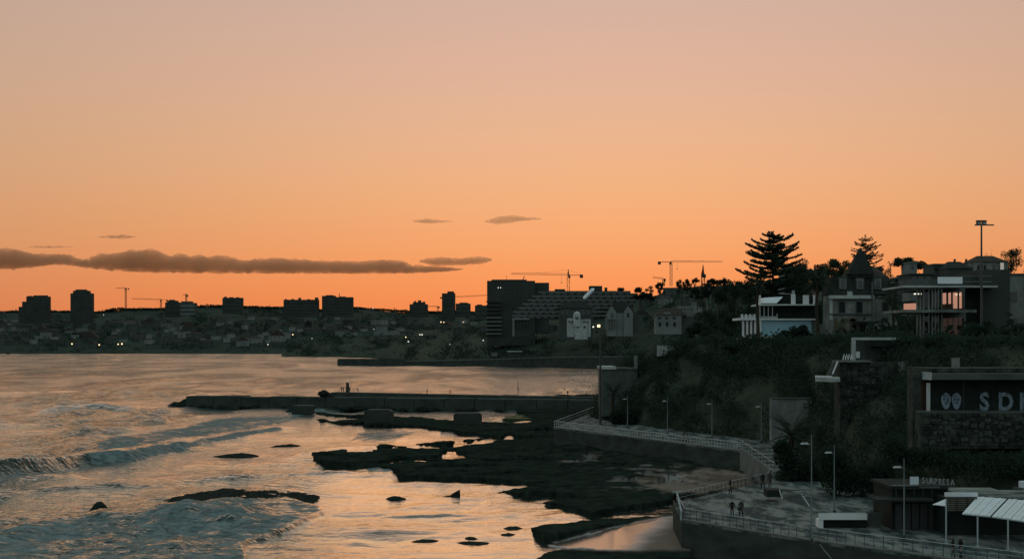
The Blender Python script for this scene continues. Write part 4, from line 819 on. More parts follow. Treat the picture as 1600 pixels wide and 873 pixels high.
slanted(1472.5, 1507, 193, 495.5, 497, 'window_head', 'louvre', 0.02, 0.98, 0.05, 0.1)
slanted(1412, 1432, 196, 474, 485.5, 'glass_balustrade', 'coated', 0.02, 0.98, 0.04, 0.05)
for k in range(3): part(t, 'ceiling_light', 'lamp_w', (1428.5+k*4.2, 1431.5+k*4.2, 458, 460), D, 0.2, 1.5)
D = 203; t = building('grey_house', 'plain bluish-grey house cut off by the right edge', 'house', D, 1640, 525)
part(t, 'wall', 'dull2', (1577.5, 1760, 429, 545), D, 12); part(t, 'parapet', 'dull', (1576.5, 1761, 427, 428.9), D, 12.4, -0.3)
window(t, (1580, 1588, 457, 470), D, -0.05, (0.8, 'dull')); window(t, (1580, 1588, 498, 508), D, -0.05, (0.8, 'dull')); window(t, (1620, 1634, 457, 470), D, -0.05, (0.8, 'dull'))

# houses higher up behind
def hill_house(label, px0, px1, ptop, peave, D, roof, wall, dep=10, wins=(), rm='tile', pb=470):
    t = building('hill_house', label, 'house', D, (px0+px1)/2, pb)
    part(t, 'wall', wall, (px0+1, px1-1, peave, pb), D, dep)
    b = [(XP(px0, D), D-0.5, ZP(peave, D)+.01), (XP(px1, D), D-0.5, ZP(peave, D)+.01), (XP(px1, D), D+dep+0.5, ZP(peave, D)+.01), (XP(px0, D), D+dep+0.5, ZP(peave, D)+.01)]
    if roof == 'hip':
        k = (px1-px0)*0.28; MB().hexa(b, [(XP(px0+k, D), D+dep*0.45, ZP(ptop, D)), (XP(px1-k, D), D+dep*0.45, ZP(ptop, D)), (XP(px1-k, D), D+dep*0.55, ZP(ptop, D)), (XP(px0+k, D), D+dep*0.55, ZP(ptop, D))]).build('roof', M[rm], t)
    else: MB().hexa(b, [(p[0], p[1], ZP(ptop, D)) for p in b]).build('roof_slab', M[wall], t)
    for r_ in wins: window(t, r_, D, -0.06)
    return t
t = hill_house('pale house with brown hipped roof behind the tall lamp mast', 1522, 1576, 398, 409, 420, 'hip', 'dull2', 12, ((1527, 1531, 414, 421), (1537, 1541, 414, 421), (1551, 1555, 414, 421)))
part(t, 'tinted_window', 'coated', (1563, 1568.5, 410.5, 422), 419.6, 0.2)  # window pane of tinted mirror glass, no lamp behind it
t = hill_house('house with dark hipped roof and twin chimneys above the modern house', 1480, 1521, 407, 419, 400, 'hip', 'far_c', 12, (), 'slate')
for x in (1491.5, 1509.5): part(t, 'chimney', 'far_c', (x, x+2, 404.5, 411), 405, 1)
hill_house('low flat grey house left of the twin-chimney roof', 1457, 1482, 412, 414, 410, 'flat', 'far_a', 10, ((1461, 1465, 418, 423), (1471, 1475, 418, 423)))
t = hill_house('small pale house beneath the flat-topped pines', 1420, 1434, 409, 411, 430, 'flat', 'far_b', 9, ((1424, 1428, 415, 421),))
t = hill_house('narrow house with pointed white gable right of the old mansion', 1397, 1411, 434, 441, 300, 'flat', 'far_c', 6, ((1401, 1407, 447, 460),))
MB().extr([(XP(1396.5, 299.6), ZP(442, 300)), (XP(1411.5, 299.6), ZP(442, 300)), (XP(1404, 299.6), ZP(432, 300))], 299.5, 306).build('gable', M['far_b'], t)
hill_house('glazed penthouse just left of the modern house roof', 1420, 1462, 427, 429, 260, 'flat', 'far_a', 8, ((1424, 1432, 432, 440), (1435, 1443, 432, 440), (1446, 1454, 432, 440)), pb=455)
hill_house('pale block half hidden behind the tall pine', 1228, 1258, 417, 419, 330, 'flat', 'far_b', 10, ((1232, 1237, 423, 429), (1243, 1248, 423, 429), (1232, 1237, 432, 438), (1243, 1248, 432, 438)), pb=480)
hill_house('pale house between the pine and the old mansion', 1278, 1296, 420, 422, 340, 'flat', 'far_b', 8, ((1282, 1286, 427, 433),), pb=470)

# ------------------------------------------------------------------ cliff terraces
D = 181; t = building('terrace_pavilion', 'small pavilion with pale square frame and dark awning on a terrace', 'pavilion', D, 1380, 566)
part(t, 'post', 'offwhite', (1332, 1337, 531, 565), D, 0.5); part(t, 'beam', 'offwhite', (1332, 1412, 527, 530.9), D, 0.6, -0.05); part(t, 'wall', 'dull', (1337.5, 1360, 531.2, 565), D, 3, 1.2)
part(t, 'awning', 'black', (1359, 1428, 531.4, 541), D, 1.6, -1.2); part(t, 'rear_wall', 'dull', (1360, 1406, 537, 568), D, 4, 0.8); part(t, 'block', 'white', (1337.4, 1343.5, 549, 559), D, 0.6, 0.2); part(t, 'side_wall', 'dull2', (1406, 1428, 541.2, 570), D, 4, 1)
t = building('terrace_wall', 'tall rough stone retaining wall under the terrace pavilion', 'wall', 173, 1375, 690)
part(t, 'wall', 'stone', (1312, 1440, 566, 705), 173, 3); part(t, 'coping', 'pale_concrete', (1309, 1361, 563, 565.8), 173, 3, -0.6); part(t, 'pilaster', 'dull2', (1405.5, 1420, 565, 596), 173, 0.6, -0.7)
rs = np.random.default_rng(5)
def rubble(t, x0, x1, y0, y1, D, smin, smax):
    y = y0
    while y < y1-2:
        hh = rs.uniform(smin, smax)*0.62; x = x0+rs.uniform(0, 3)
        while x < x1-2:
            w_ = min(rs.uniform(smin, smax), x1-x); ya = y+rs.normal(0, hh*0.16); yb = min(y1, ya+hh*rs.uniform(0.75, 1.1)); d_ = rs.uniform(0.05, 0.3); j = lambda s=0.9: rs.uniform(-s, s)
            f_ = [P(x+j(), yb+j(), D), P(x+w_-0.6+j(), yb+j(), D), P(x+w_-0.6+j(), ya+j(), D), P(x+j(), ya+j(), D)]; c_ = [sum(p[i] for p in f_)/4 for i in range(3)]
            g_ = [(c_[0]+(p[0]-c_[0])*0.78, D-d_, c_[2]+(p[2]-c_[2])*0.78) for p in f_]
            q = MB(); n = 0; q.v = [(p[0], D+0.1, p[2]) for p in f_]+g_; q.f = [(4, 5, 6, 7)]+[(i, (i+1) % 4, 4+(i+1) % 4, 4+i) for i in range(4)]
            q.build('stone', M[('stone', 'stone', 'stone_b', 'stone_c')[rs.integers(4)]], t); x += w_
        y += hh
rubble(t, 1313, 1374, 567, 660, 173, 6, 12)
t = building('balcony', 'small pale concrete balcony jutting from the cliff', 'balcony', 171, 1290, 597)
MB().prism([(XP(1271, 170), 169), (XP(1295, 168), 166.5), (XP(1311, 168), 167.5), (XP(1311, 174), 174), (XP(1276, 174), 174)], ZP(596, 168), ZP(590, 168)).build('slab', M['offwhite'], t)
MB().prism([(XP(1271, 170)-.05, 168.9), (XP(1295, 168), 166.4), (XP(1295, 168)+.1, 166.6), (XP(1271, 170)+.1, 169.1)], ZP(589.8, 168), ZP(586.5, 168)).build('parapet', M['white'], t)
for k in range(6):
    x0, y0 = 1308-k*1.6, 565+k*3.6; part(t, 'step', 'dull', (x0-5, x0+4, y0, y0+5), 172, 1.2, -0.05*k)
MB().tube([P(1309, 564, 171.5), P(1301, 584, 171.5)], 0.1, 5).build('handrail', M['white'], t)
t = building('terrace_furniture', 'pale folded chairs at the terrace edge beside the framed pavilion', 'chairs', 176, 1324, 563)
for k, x in enumerate((1317, 1321, 1325, 1329)):
    MB().tube([P(x, 562, 176), P(x+2, 553, 176.3), P(x+4.4, 561, 176)], 0.07, 4).build('chair_frame', M['white'], t)
t = building('plaster_wall', 'blank pale plaster wall behind the near palm', 'wall', 197, 1237, 665)
part(t, 'wall', 'dull2', (1205.5, 1268, 623, 690), 197, 1.5); part(t, 'coping', 'dull', (1205, 1268.5, 621.4, 622.9), 197, 1.8, -0.15)

# derelict restaurant with graffiti
D = 135; t = building('derelict_restaurant', 'flat-roofed derelict restaurant with dark front on a stone base', 'restaurant', D, 1560, 643)
part(t, 'roof', 'dull', (1456, 1760, 583.5, 593), D, 8, -1.2)
MB().prism([(XP(1438, D+1.5), D+1.5), (XP(1456, D-1.2), D-1.2), (XP(1456, D-1.2), D+7), (XP(1443, D+4), D+7)], ZP(593, D), ZP(581, D)).build('roof_end', M['offwhite'], t)  # slab's left end: the light on it is put into a paler colour
part(t, 'roof_top', 'stone', (1446, 1760, 575, 581.5), D, 8, 2); part(t, 'chimney', 'dull2', (1490, 1499.5, 559, 575), D, 0.7, 4)
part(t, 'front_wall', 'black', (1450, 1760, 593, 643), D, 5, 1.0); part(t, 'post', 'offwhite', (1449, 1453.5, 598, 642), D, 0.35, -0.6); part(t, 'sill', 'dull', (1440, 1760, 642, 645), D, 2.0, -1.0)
for x in (1505, 1600): part(t, 'mullion', 'darksteel', (x, x+1.2, 593.2, 641.8), D, 0.1, 0.93)
t2 = building('retaining_wall', 'rough stone wall carrying the derelict restaurant', 'wall', 134, 1560, 690)
part(t2, 'wall', 'stone', (1438, 1760, 645.2, 700), 134, 3); part(t2, 'buttress', 'stone', (1426, 1439, 578, 705), 136, 2)
rubble(t2, 1440, 1606, 646, 696, 134, 7, 15)
Dg = D+0.97
for x in (1478, 1494.5):
    c = P(x, 626, Dg); q = MB(); ring = []
    for k in range(14): a_ = 2*math.pi*k/14; ring.append((c[0]+math.cos(a_)*0.47*(1+0.12*math.sin(3*a_)), c[2]+math.sin(a_)*0.83))
    q.extr(ring, Dg-0.03, Dg+0.01); o = q.build('graffiti_oval', M['spray'], t)
    for (u_, v_, w_, h_) in ((-0.2, 0.15, 0.12, 0.2), (0.15, 0.12, 0.1, 0.22), (-0.02, -0.25, 0.22, 0.1), (0.1, -0.1, 0.08, 0.1)): MB().box(c[0]+u_-w_/2, c[0]+u_+w_/2, Dg-0.045, Dg-0.031, c[2]+v_-h_/2, c[2]+v_+h_/2).build('graffiti_mark', M['black'], o)
for ch, x in (('S', 1530.5), ('D', 1559), ('K', 1592)): glyph(ch, XP(x, Dg), Dg-0.03, ZP(640, Dg), 1.78, M['spray'], t, 'graffiti_letter', 0.01, 0, 0.85, 0.045)

# ------------------------------------------------------------------ beach bar on the plaza
D = 117; t = building('beach_bar', 'low dark beach bar with flat roof behind the plaza', 'bar', D, 1440, 828)
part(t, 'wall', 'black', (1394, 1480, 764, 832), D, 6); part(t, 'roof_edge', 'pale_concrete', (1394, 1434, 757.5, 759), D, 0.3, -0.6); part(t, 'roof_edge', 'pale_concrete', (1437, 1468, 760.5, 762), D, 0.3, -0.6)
part(t, 'canopy', 'slate', (1370, 1460, 780, 783.5), D, 3, -2.2); part(t, 'roof', 'slate', (1392, 1482, 759.2, 763.9), D, 6.6, -0.5)
for k in range(6): part(t, 'shutter', 'darksteel', (1399+k*13, 1410+k*13, 786, 828), D, 0.1, -0.12)
for k in range(5): part(t, 'canopy_stay', 'darksteel', (1400+k*14, 1400.8+k*14, 764, 780), D, 0.06, -1.2)
t3 = building('bar_kitchen', 'dark bar building under the white awnings at the right edge', 'bar', 113, 1560, 832)
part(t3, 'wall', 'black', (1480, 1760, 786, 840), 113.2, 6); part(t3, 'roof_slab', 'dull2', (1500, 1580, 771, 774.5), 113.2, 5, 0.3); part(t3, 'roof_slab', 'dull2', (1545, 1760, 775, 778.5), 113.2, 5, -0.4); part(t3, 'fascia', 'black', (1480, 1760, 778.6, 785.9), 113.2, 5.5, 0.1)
part(t3, 'vent_box', 'sign', (1597, 1610, 752, 766), 115, 0.8); part(t3, 'ledge', 'dull', (1588, 1600, 762, 765), 115, 0.8)
sg = building('bar_sign', 'pale raised letters reading SURPRESA on the bar roof', 'sign', D, 1465, 757)
Ds = D-0.3
for k, ch in enumerate('SURPRESA'): glyph(ch, XP(1440.5+k*6.35, Ds), Ds, ZP(754.4+k*0.45, Ds), 0.52, M['letter'], sg, 'letter', 0.02, 0, 0.78)
part(sg, 'bracket', 'darksteel', (1440, 1491, 758.2, 759.2), Ds, 0.05, 0.15)
s2 = building('square_sign', 'blank pale square sign left of the raised letters', 'sign', D, 1428, 757)
part(s2, 'panel', 'sign', (1422.5, 1435.5, 744.5, 756.5), D, 0.15, -0.3); part(s2, 'post', 'darksteel', (1428, 1429.4, 756.5, 762), D, 0.1, -0.2)
# awnings of ribbed white sheet
def awning(label, tl, tr, br, bl, Dt, Db, n):
    A = [Vector(P(*p, d)) for p, d in ((tl, Dt), (tr, Dt), (br, Db), (bl, Db))]; t = thing('awning', tuple(A[3]), label, 'awning', None)
    for k in range(n):
        f0, f1 = k/n+0.006, (k+1)/n-0.006; a_, b_, c_, d_ = A[0].lerp(A[1], f0), A[0].lerp(A[1], f1), A[3].lerp(A[2], f1), A[3].lerp(A[2], f0); up = Vector((0, 0, 0.05 if k % 2 else 0.02)); dn = Vector((0, 0, -0.02))
        MB().hexa([d_+dn, c_+dn, b_+dn, a_+dn], [d_+up, c_+up, b_+up, a_+up]).build('panel', M['sheet'], t)
    e = MB(); e.tube([A[3]+Vector((0, 0, -0.06)), A[2]+Vector((0, 0, -0.06))], 0.05, 5); e.build('front_bar', M['steel'], t)
    return t
awning('white ribbed awning nearest the louvred screen', (1527, 775.5), (1573, 779), (1547.5, 806), (1503.5, 801.5), 112.3, 107.6, 7)
awning('white ribbed awning reaching the right edge', (1575.5, 779.2), (1650, 785), (1624, 817), (1549.5, 806.2), 112.0, 106.4, 10)
t = building('louvre_screen', 'slatted timber screen under a pale beam at the bar corner', 'screen', 111, 1503, 800)
part(t, 'beam', 'sheet', (1478, 1528, 769.5, 775.5), 111.4, 0.4); part(t, 'backing', 'black', (1480, 1527, 775.7, 800), 111.4, 0.1, 0.35)
for k in range(7): part(t, 'slat', 'louvre', (1480.5, 1526.5, 776.6+k*3.2, 778.3+k*3.2), 111.4, 0.1, 0.12)
for x in (1479.5, 1495, 1511): part(t, 'upright', 'darksteel', (x, x+1.3, 775.8, 800), 111.4, 0.1, 0.0)
t = thing('sail_awning', P(1468, 790, 111), 'small white triangular awning left of the louvred screen', 'awning')
MB().prism([P(1457, 788, 112.6)[:2], P(1477.5, 790, 110.9)[:2], P(1478.5, 779, 112.4)[:2]], [ZP(788, 112.6), ZP(790.5, 110.9), ZP(779, 112.4)], [ZP(787.4, 112.6), ZP(790, 110.9), ZP(778.5, 112.4)]).build('cloth', M['sheet'], t)
MB().tube([P(1457, 788, 112.6), P(1478, 790, 110.9)], 0.03, 4).build('edge_bar', M['steel'], t)
for px, pb, pt, lab in ((1478.3, 848, 780, 'thin awning post left of the louvred screen'), (1527.5, 853, 807, 'thin post under the first ribbed awning'), (1575, 857.5, 812, 'thin post under the right-edge ribbed awning')):
    g = G(px, pb, 4.0); q = MB(); zt = ZP(pt, g[1]); q.tube([g, (g[0], g[1], zt)], 0.065, 8); t = thing('awning_post', g, lab, 'post'); q.build('post', M['steel'], t)
    MB().box(g[0]-0.15, g[0]+0.15, g[1]-0.15, g[1]+0.15, 4.0, 4.03).build('base_plate', M['steel'], t)
t = building('counter', 'long low counter with pale top band on the plaza', 'counter', 117.5, 1318, 824)
MB().pbox(1280, 1355, 803, 811.5, 117.2, 0.25).build('top_band', M['white'], t); part(t, 'top', 'offwhite', (1280, 1355, 801.6, 802.9), 117.2, 0.5, 0.1); part(t, 'end_panel', 'white', (1280, 1286.5, 811.6, 824.3), 117.2, 1.4, 0.05); part(t, 'body', 'black', (1286.7, 1354, 811.6, 824.3), 117.2, 1.3, 0.5)
t = building('planter', 'dull rounded planter box beside the long counter', 'planter', 118, 1368, 820)
q = MB(); q.pbox(1357, 1377, 800, 824, 118, 1.0); q.build('box', M['dull'], t); leaf_part('leaves', ball(160, P(1367, 800, 118.5), (0.5, 0.4, 0.25)), 0.08, M['leaf'], t)
# the grey building end by the tall mast
D = 262; t = building('shore_building', 'plain grey building at the end of the promenade below the cliff', 'building', D, 966, 640)
part(t, 'wall', 'dull', (941, 996, 577, 650), D, 12); part(t, 'roof_edge', 'offwhite', (939.5, 963, 572.6, 576.8), D, 12.6, -0.4); part(t, 'roof_edge', 'dull', (963, 997, 574.6, 576.8), D, 12.6, -0.3); part(t, 'side_post', 'dull2', (991, 996, 556, 574.5), D, 0.6, 0.3)
# ------------------------------------------------------------------ trees on and above the cliff
def norfolk(label, px, pbase, ptop, D, halfw, n_wh, dens, seed):
    rs = np.random.default_rng(seed); x, z0 = XP(px, D), ZP(pbase, D); h = ZP(ptop, D)-z0; t = thing('norfolk_pine', (x, D, z0), label, 'tree')
    mb = MB(); mb.tube([(x, D, z0-1), (x+0.1, D, z0+h*0.5), (x, D, z0+h)], [0.38, 0.24, 0.04], 7); pts = []; sz = []
    lo = 0.40
    for k in range(n_wh):
        f = k/(n_wh-1); zc = z0+h*(lo+(1-lo)*f**0.92); Lb = halfw*max(0.0, 1-f**2.1)**0.52 + 0.25
        if f < 0.12: Lb *= 0.85
        nb = 7 if f < 0.8 else 5; a0 = rs.uniform(0, 6.28)
        for j in range(nb):
            if rs.uniform() < 0.08: continue
            a_ = a0+2*math.pi*j/nb+rs.normal(0, 0.12); Lj = Lb*rs.uniform(0.62, 1.15); rise = rs.uniform(-0.06, 0.2); zj = zc+rs.normal(0, 0.30); p = []
            for q in range(7):
                s = q/6; p.append((x+math.cos(a_)*Lj*s, D+math.sin(a_)*Lj*s, zj+Lj*(rise*s-0.22*s*(1-s) + 0.10*s**3)))
            mb.tube([p[0], p[3], p[6]], [0.07, 0.045, 0.015], 4)
            nn = int(dens*Lj*26); s = rs.uniform(0.05, 1.0, nn)**0.9; i = np.minimum((s*6).astype(int), 5); fr = (s*6-i)[:, None]; pa = np.array(p)
            c = pa[i]*(1-fr)+pa[i+1]*fr; wd = 0.14+0.6*np.sin(np.pi*np.clip(s*0.92, 0, 1))*min(1, Lj/2.5)
            off = rs.normal(0, 1, nn)*wd*0.55; c[:, 0] += -math.sin(a_)*off; c[:, 1] += math.cos(a_)*off; c[:, 2] += np.abs(rs.normal(0, 0.10, nn)); pts.append(c)
    mb.build('trunk', M['bark'], t); leaf_part('crown', np.concatenate(pts), 0.22, M['pine'], t, 0.5); return t
norfolk('tall tiered island pine towering over the pale blue villa', 1207, 540, 364, 252, 6.2, 18, 2.5, 1)
norfolk('smaller tiered island pine behind the turret roof', 1352, 470, 371, 360, 4.6, 11, 0.9, 2)
def palm(label, px, pbase, pcrown, D, flen, nf, seed, trunk_r=0.22, name='palm_tree', droop=1.0):
    rs = np.random.default_rng(seed); x, z0, zc = XP(px, D), ZP(pbase, D), ZP(pcrown, D); t = thing(name, (x, D, z0), label, 'palm')
    mb = MB(); n = 9
    mb.tube([(x+0.12*math.sin(k*0.9), D, z0-0.4+(zc-z0+0.4)*k/(n-1)) for k in range(n)], [trunk_r*(1.25-0.35*k/(n-1)+0.08*(k % 2)) for k in range(n)], 8); mb.build('trunk', M['bark'], t)
    q = MB(); segs = 9; curve = []
    for k in range(segs+1):
        s = k/segs; curve.append(Vector((flen*s*(1-0.12*s), 0, flen*(0.30*s-0.42*droop*s*s))))
    for k in range(segs):
        w_ = 0.035*(1-k/segs)+0.01; a_, b_ = curve[k], curve[k+1]; q.quad(a_+Vector((0, -w_, 0)), b_+Vector((0, -w_*0.9, 0)), b_+Vector((0, w_*0.9, 0)), a_+Vector((0, w_, 0)))
    for k in range(26):
        s = 0.1+0.9*k/25; i = min(int(s*segs), segs-1); c = curve[i].lerp(curve[i+1], s*segs-i); ll = flen*0.15*math.sin(math.pi*min(1, s*0.85+0.12))+0.05
        for sd in (-1, 1):
            tip = c+Vector((ll*0.55, sd*ll*0.8, -ll*0.28)); q.quad(c, c+Vector((0.06*flen/3, 0, 0)), tip, tip+Vector((-0.03, -0.01*sd, 0)))
    me = bpy.data.meshes.new('frond'); me.from_pydata([tuple(v_) for v_ in q.v], [], q.f); me.materials.append(M['frond'])
    for k in range(nf):
        o = bpy.data.objects.new('frond', me); col.objects.link(o); o.parent = t; o.location = (0.12*math.sin((n-1)*0.9), 0, zc-z0)
        f = k/nf; o.rotation_euler = (rs.normal(0, 0.1), -R(70)+R(105)*((k*0.7548+0.3) % 1.0)**0.9, k*2.399+rs.normal(0, 0.1)); s = rs.uniform(0.85, 1.1); o.scale = (s, s, s)
    return t
palm('tall palm in front of the white porch columns', 1184, 540, 448, 229, 3.0, 30, 3)
palm('tall shaggy palm between the blue villa and the old mansion', 1277, 540, 440, 228, 3.6, 38, 4, 0.26)
palm('short palm by the grey building at the promenade end', 958, 662, 614, 252, 3.2, 34, 5, 0.3)
palm('big dark palm in front of the blank plaster wall', 1236, 745, 682, 178, 4.3, 44, 6, 0.35)
palm('slim distant palm left of the flat-topped pines', 1391.5, 440, 414, 420, 1.8, 22, 7, 0.15)
k = 50
for (px, ptop, pb, D, wpx, form, lab, grp, n) in (
        (1303, 403, 470, 300, 46, 'round', 'broad dark tree left of the turret roof', None, 4200), (1268, 412, 480, 310, 44, 'round', 'leafy tree behind the shaggy palm', None, 4200), (1322, 412, 470, 320, 30, 'round', 'rounded tree touching the left of the turret roof', None, 1200),
        (1412, 401, 450, 440, 44, 'umbrella', 'flat-topped pine on the hill right of the old mansion', None, 1800), (1446, 406, 455, 440, 50, 'umbrella', 'spreading flat-topped pine above the glazed penthouse', None, 1800), (1578, 385, 450, 430, 40, 'round', 'dense dark tree behind the pale hipped-roof house', None, 2200), (1546, 388, 450, 460, 18, 'sparse', 'thin see-through tree above the hipped-roof house', None, 260),
        (1285, 409, 470, 330, 40, 'round', 'leafy tree just right of the shaggy palm crown', None, 3000), (1256, 404, 480, 345, 34, 'round', 'leafy tree rising right of the island pine', None, 3000), (1336, 417, 470, 300, 30, 'round', 'tree crown filling behind the turret base', None, 1800), (1474, 410, 455, 450, 40, 'umbrella', 'low flat-topped pine left of the twin-chimney roof', None, 1800), (1362, 414, 470, 330, 40, 'round', 'tree crown under the smaller island pine', None, 2400),
        (1612, 398, 450, 400, 44, 'round', 'dark tree cut off by the right edge of the skyline', None, 1500), (1382, 418, 470, 300, 26, 'round', 'small tree right of the mansion roofs', None, 900), (1244, 410, 500, 285, 50, 'round', 'leafy tree behind the roof pillars of the blue villa', None, 4200),
        (1102, 462, 545, 330, 44, 'tall', 'slim dark tree second from the left in the thicket by the blue villa', 'thicket trees', 3200), (1126, 448, 545, 340, 46, 'tall', 'dark tree in mid thicket under the wide flat-crowned pine', 'thicket trees', 3200), (1146, 442, 545, 300, 44, 'tall', 'tall dark tree in the thicket left of the island pine', 'thicket trees', 3200), (1168, 434, 545, 290, 46, 'tall', 'tallest dark thicket tree right against the island pine', 'thicket trees', 3200), (1082, 500, 545, 300, 44, 'round', 'leftmost dark round tree of the thicket behind the garden wall', 'thicket trees', 3200), (1140, 488, 548, 262, 40, 'round', 'low round tree at the right front of the thicket', 'thicket trees', 3200), (1112, 506, 548, 270, 46, 'round', 'low round tree at the left front of the thicket', 'thicket trees', 3200),
        (1396, 436, 545, 220, 30, 'round', 'dark leafy tree against the curved gable of the mansion', None, 1800), (1530, 500, 560, 172, 60, 'round', 'dark bushy tree beside the modern house', None, 2600), (1588, 505, 560, 172, 66, 'round', 'dark bushy tree below the grey house', None, 2600), (1462, 528, 565, 172, 50, 'round', 'dark bush under the modern house terrace', None, 1800), (1495, 532, 575, 168, 46, 'round', 'dark bush above the derelict restaurant chimney', None, 1800)):
    z = ZP(pb, D); tree('leafy_tree' if form != 'umbrella' else 'stone_pine', (XP(px, D), D, z), ZP(ptop, D)-z, wpx/F*D, lab, grp, form, n if D > 190 else n*2, min(0.42, wpx/F*D*(0.03 if D > 190 else 0.022)), 'leaf', seed=k); k += 1
def shrub(label, blobs, D, n, leafs, cat='shrub', name='shrub'):
    x, y = blobs[0][0], blobs[0][1]; t = thing(name, P(x, blobs[0][1]+blobs[0][3], D), label, cat); pts = []; st = MB()
    for (px, py, rx, ry) in blobs:
        c = P(px, py, D); pts.append(ball(n//len(blobs), c, (rx/F*D, rx/F*D*0.9, ry/F*D), 0.5)); st.tube([P(px, py+ry*1.05, D), P(px+rx*0.2, py, D)], [0.1, 0.03], 5)
    leaf_part('foliage', np.concatenate(pts), leafs, M['leaf'], t); st.build('stem', M['bark'], t)
shrub('rounded bush in front of the pale blue villa wall', [(1225, 526, 10, 11), (1240, 522, 12, 13), (1254, 519, 10, 12), (1262, 528, 10, 10)], 232, 3400, 0.2)
shrub('low dark hedge below the white porch columns', [(1165, 540, 14, 6), (1188, 539, 14, 6), (1205, 538, 14, 7), (1140, 541, 16, 6)], 231, 2600, 0.2, 'hedge', 'hedge')
shrub('low dark hedge in front of the old mansion', [(1285, 539, 14, 8), (1305, 539, 15, 8), (1325, 541, 14, 8), (1272, 541, 12, 7)], 215, 2600, 0.2, 'hedge', 'hedge')
shrub('dark shrubs massed at the foot of the steps', [(1228, 715, 20, 20), (1250, 730, 24, 26), (1232, 748, 22, 20), (1270, 742, 24, 26), (1292, 745, 22, 26), (1222, 700, 14, 14)], 158, 9000, 0.16)
shrub('dark shrubs behind the plaza lamps', [(1310, 745, 30, 30), (1345, 752, 32, 28), (1375, 745, 26, 30), (1300, 720, 26, 26)], 142, 8000, 0.15)
shrub('tangled scrub above the bar sign', [(1425, 715, 22, 18), (1455, 712, 24, 16), (1500, 722, 40, 20), (1555, 725, 44, 22), (1600, 730, 40, 22), (1395, 700, 24, 26)], 130, 9000, 0.13)
shrub('scrub beside the short promenade palm', [(985, 650, 22, 16), (1010, 655, 22, 16), (965, 652, 14, 14)], 250, 3600, 0.25)
# scrub over the cliff face, left bare where earth shows
nS = 7600; ii = rng.integers(0, nu, nS); jj = (rng.uniform(0, 1, nS)**0.9*(nv-1)).astype(int)
keep = fbm(ii/9.0+jj/20.0, jj/11.0, 4, 77) > 0.37; c0 = CV[jj, ii][keep]
pts = np.concatenate([c + rng.normal(size=(15, 3))*np.array([0.8, 0.8, 0.5]) for c in c0])
scatter('cliff_scrub', 'low dark scrub clinging to the cliff face', pts, 0.23, M['leaf'], 'scrub')
pxs_ = rng.uniform(1066, 1700, 1100); Dd = interp(pxs_, near_hill.dw)+rng.uniform(-1, 5, 1100)
hh_ = 3.4*np.clip(fbm(pxs_/16, Dd*0, 4, 23)-0.3, 0, 1)
pts = np.concatenate([np.array([(p-800)/F*d, d, 19.9+rng.uniform(0, 1)*h_]) + rng.normal(size=(12, 3))*np.array([0.7, 0.7, 0.4]) for p, d, h_ in zip(pxs_, Dd, hh_)])
scatter('clifftop_scrub', 'uneven fringe of scrub along the cliff edge', pts, 0.24, M['leaf'], 'scrub')
T = rng.uniform(0.05, 1.0, 1500); PXs = rng.uniform(1150, 1750, 1500); Dd, Zz = near_hill.at(PXs, T)
pts = np.concatenate([np.array([(p-800)/F*d, d, z+1.2]) + rng.normal(size=(16, 3))*np.array([2.0, 2.0, 1.1]) for p, d, z in zip(PXs, Dd, Zz)])
scatter('hill_woodland', 'dark gardens and trees covering the hill behind the villas', pts, 0.6, M['leaf2'], 'trees')

# ------------------------------------------------------------------ lamps and masts
def lamp_post(label, g, height, head_drop, arm=0.55, r=0.06, group=None, side=-1):
    t = thing('lamp_post', g, label, 'lamp post', group); x, y, z = g
    MB().tube([(x, y, z), (x, y, z+height*0.5), (x, y, z+height)], [r*1.3, r*0.9, r*0.6], 8).build('pole', M['pole'], t)
    MB().tube([(x, y, z+height-head_drop-0.05), (x+side*arm, y, z+height-head_drop+0.02)], 0.03, 5).build('arm', M['pole'], t)
    q = MB(); zz = z+height-head_drop; x2 = x+side*arm
    q.hexa([(x2-0.34, y-0.13, zz-0.03), (x2+0.3, y-0.13, zz-0.03), (x2+0.3, y+0.13, zz-0.03), (x2-0.34, y+0.13, zz-0.03)], [(x2-0.22, y-0.07, zz+0.11), (x2+0.26, y-0.07, zz+0.11), (x2+0.26, y+0.07, zz+0.11), (x2-0.22, y+0.07, zz+0.11)]); q.build('lamp_head', M['offwhite'], t)
    MB().tube([(x, y, z), (x, y, z+0.35)], r*2.2, 8).build('base', M['darksteel'], t); return t
for px, pb, pt, lab in ((1268, 847.5, 679, 'tallest plaza lamp post standing at the front railing'), (1303.5, 802, 695, 'plaza lamp post behind the long counter'), (1412.5, 842, 716, 'lamp post in front of the dark beach bar')):
    g = G(px, pb, 4.0); lamp_post(lab, g, ZP(pt, g[1])-4.0, 0.72)
for px, pb, pt, lab in ((980.5, 668, 617, 'first promenade lamp post from the tall mast'), (1043, 678, 620, 'second promenade lamp post from the tall mast'), (1112.5, 684, 624, 'third promenade lamp post from the tall mast'), (1189.5, 692, 628, 'promenade lamp post nearest the steps')):
    g = G(px, pb, 5.0); lamp_post(lab, g, ZP(pt, g[1])-5.0, 0.7, 0.5, 0.07, 'promenade lamp posts')
g = G(938, 663, 5.0); t = thing('light_mast', g, 'very tall mast with a lit lamp at the promenade corner', 'lamp post'); zt = ZP(507, g[1])
MB().tube([g, (g[0], g[1], zt)], [0.24, 0.13], 8).build('pole', M['darksteel'], t); MB().box(g[0]-0.9, g[0]+0.25, g[1]-0.15, g[1]+0.15, zt, zt+0.12).build('crossbar', M['darksteel'], t)
MB().box(g[0]-0.55, g[0]-0.05, g[1]-0.3, g[1]+0.1, zt-0.45, zt-0.02).build('lamp_head', M['lamp'], t)
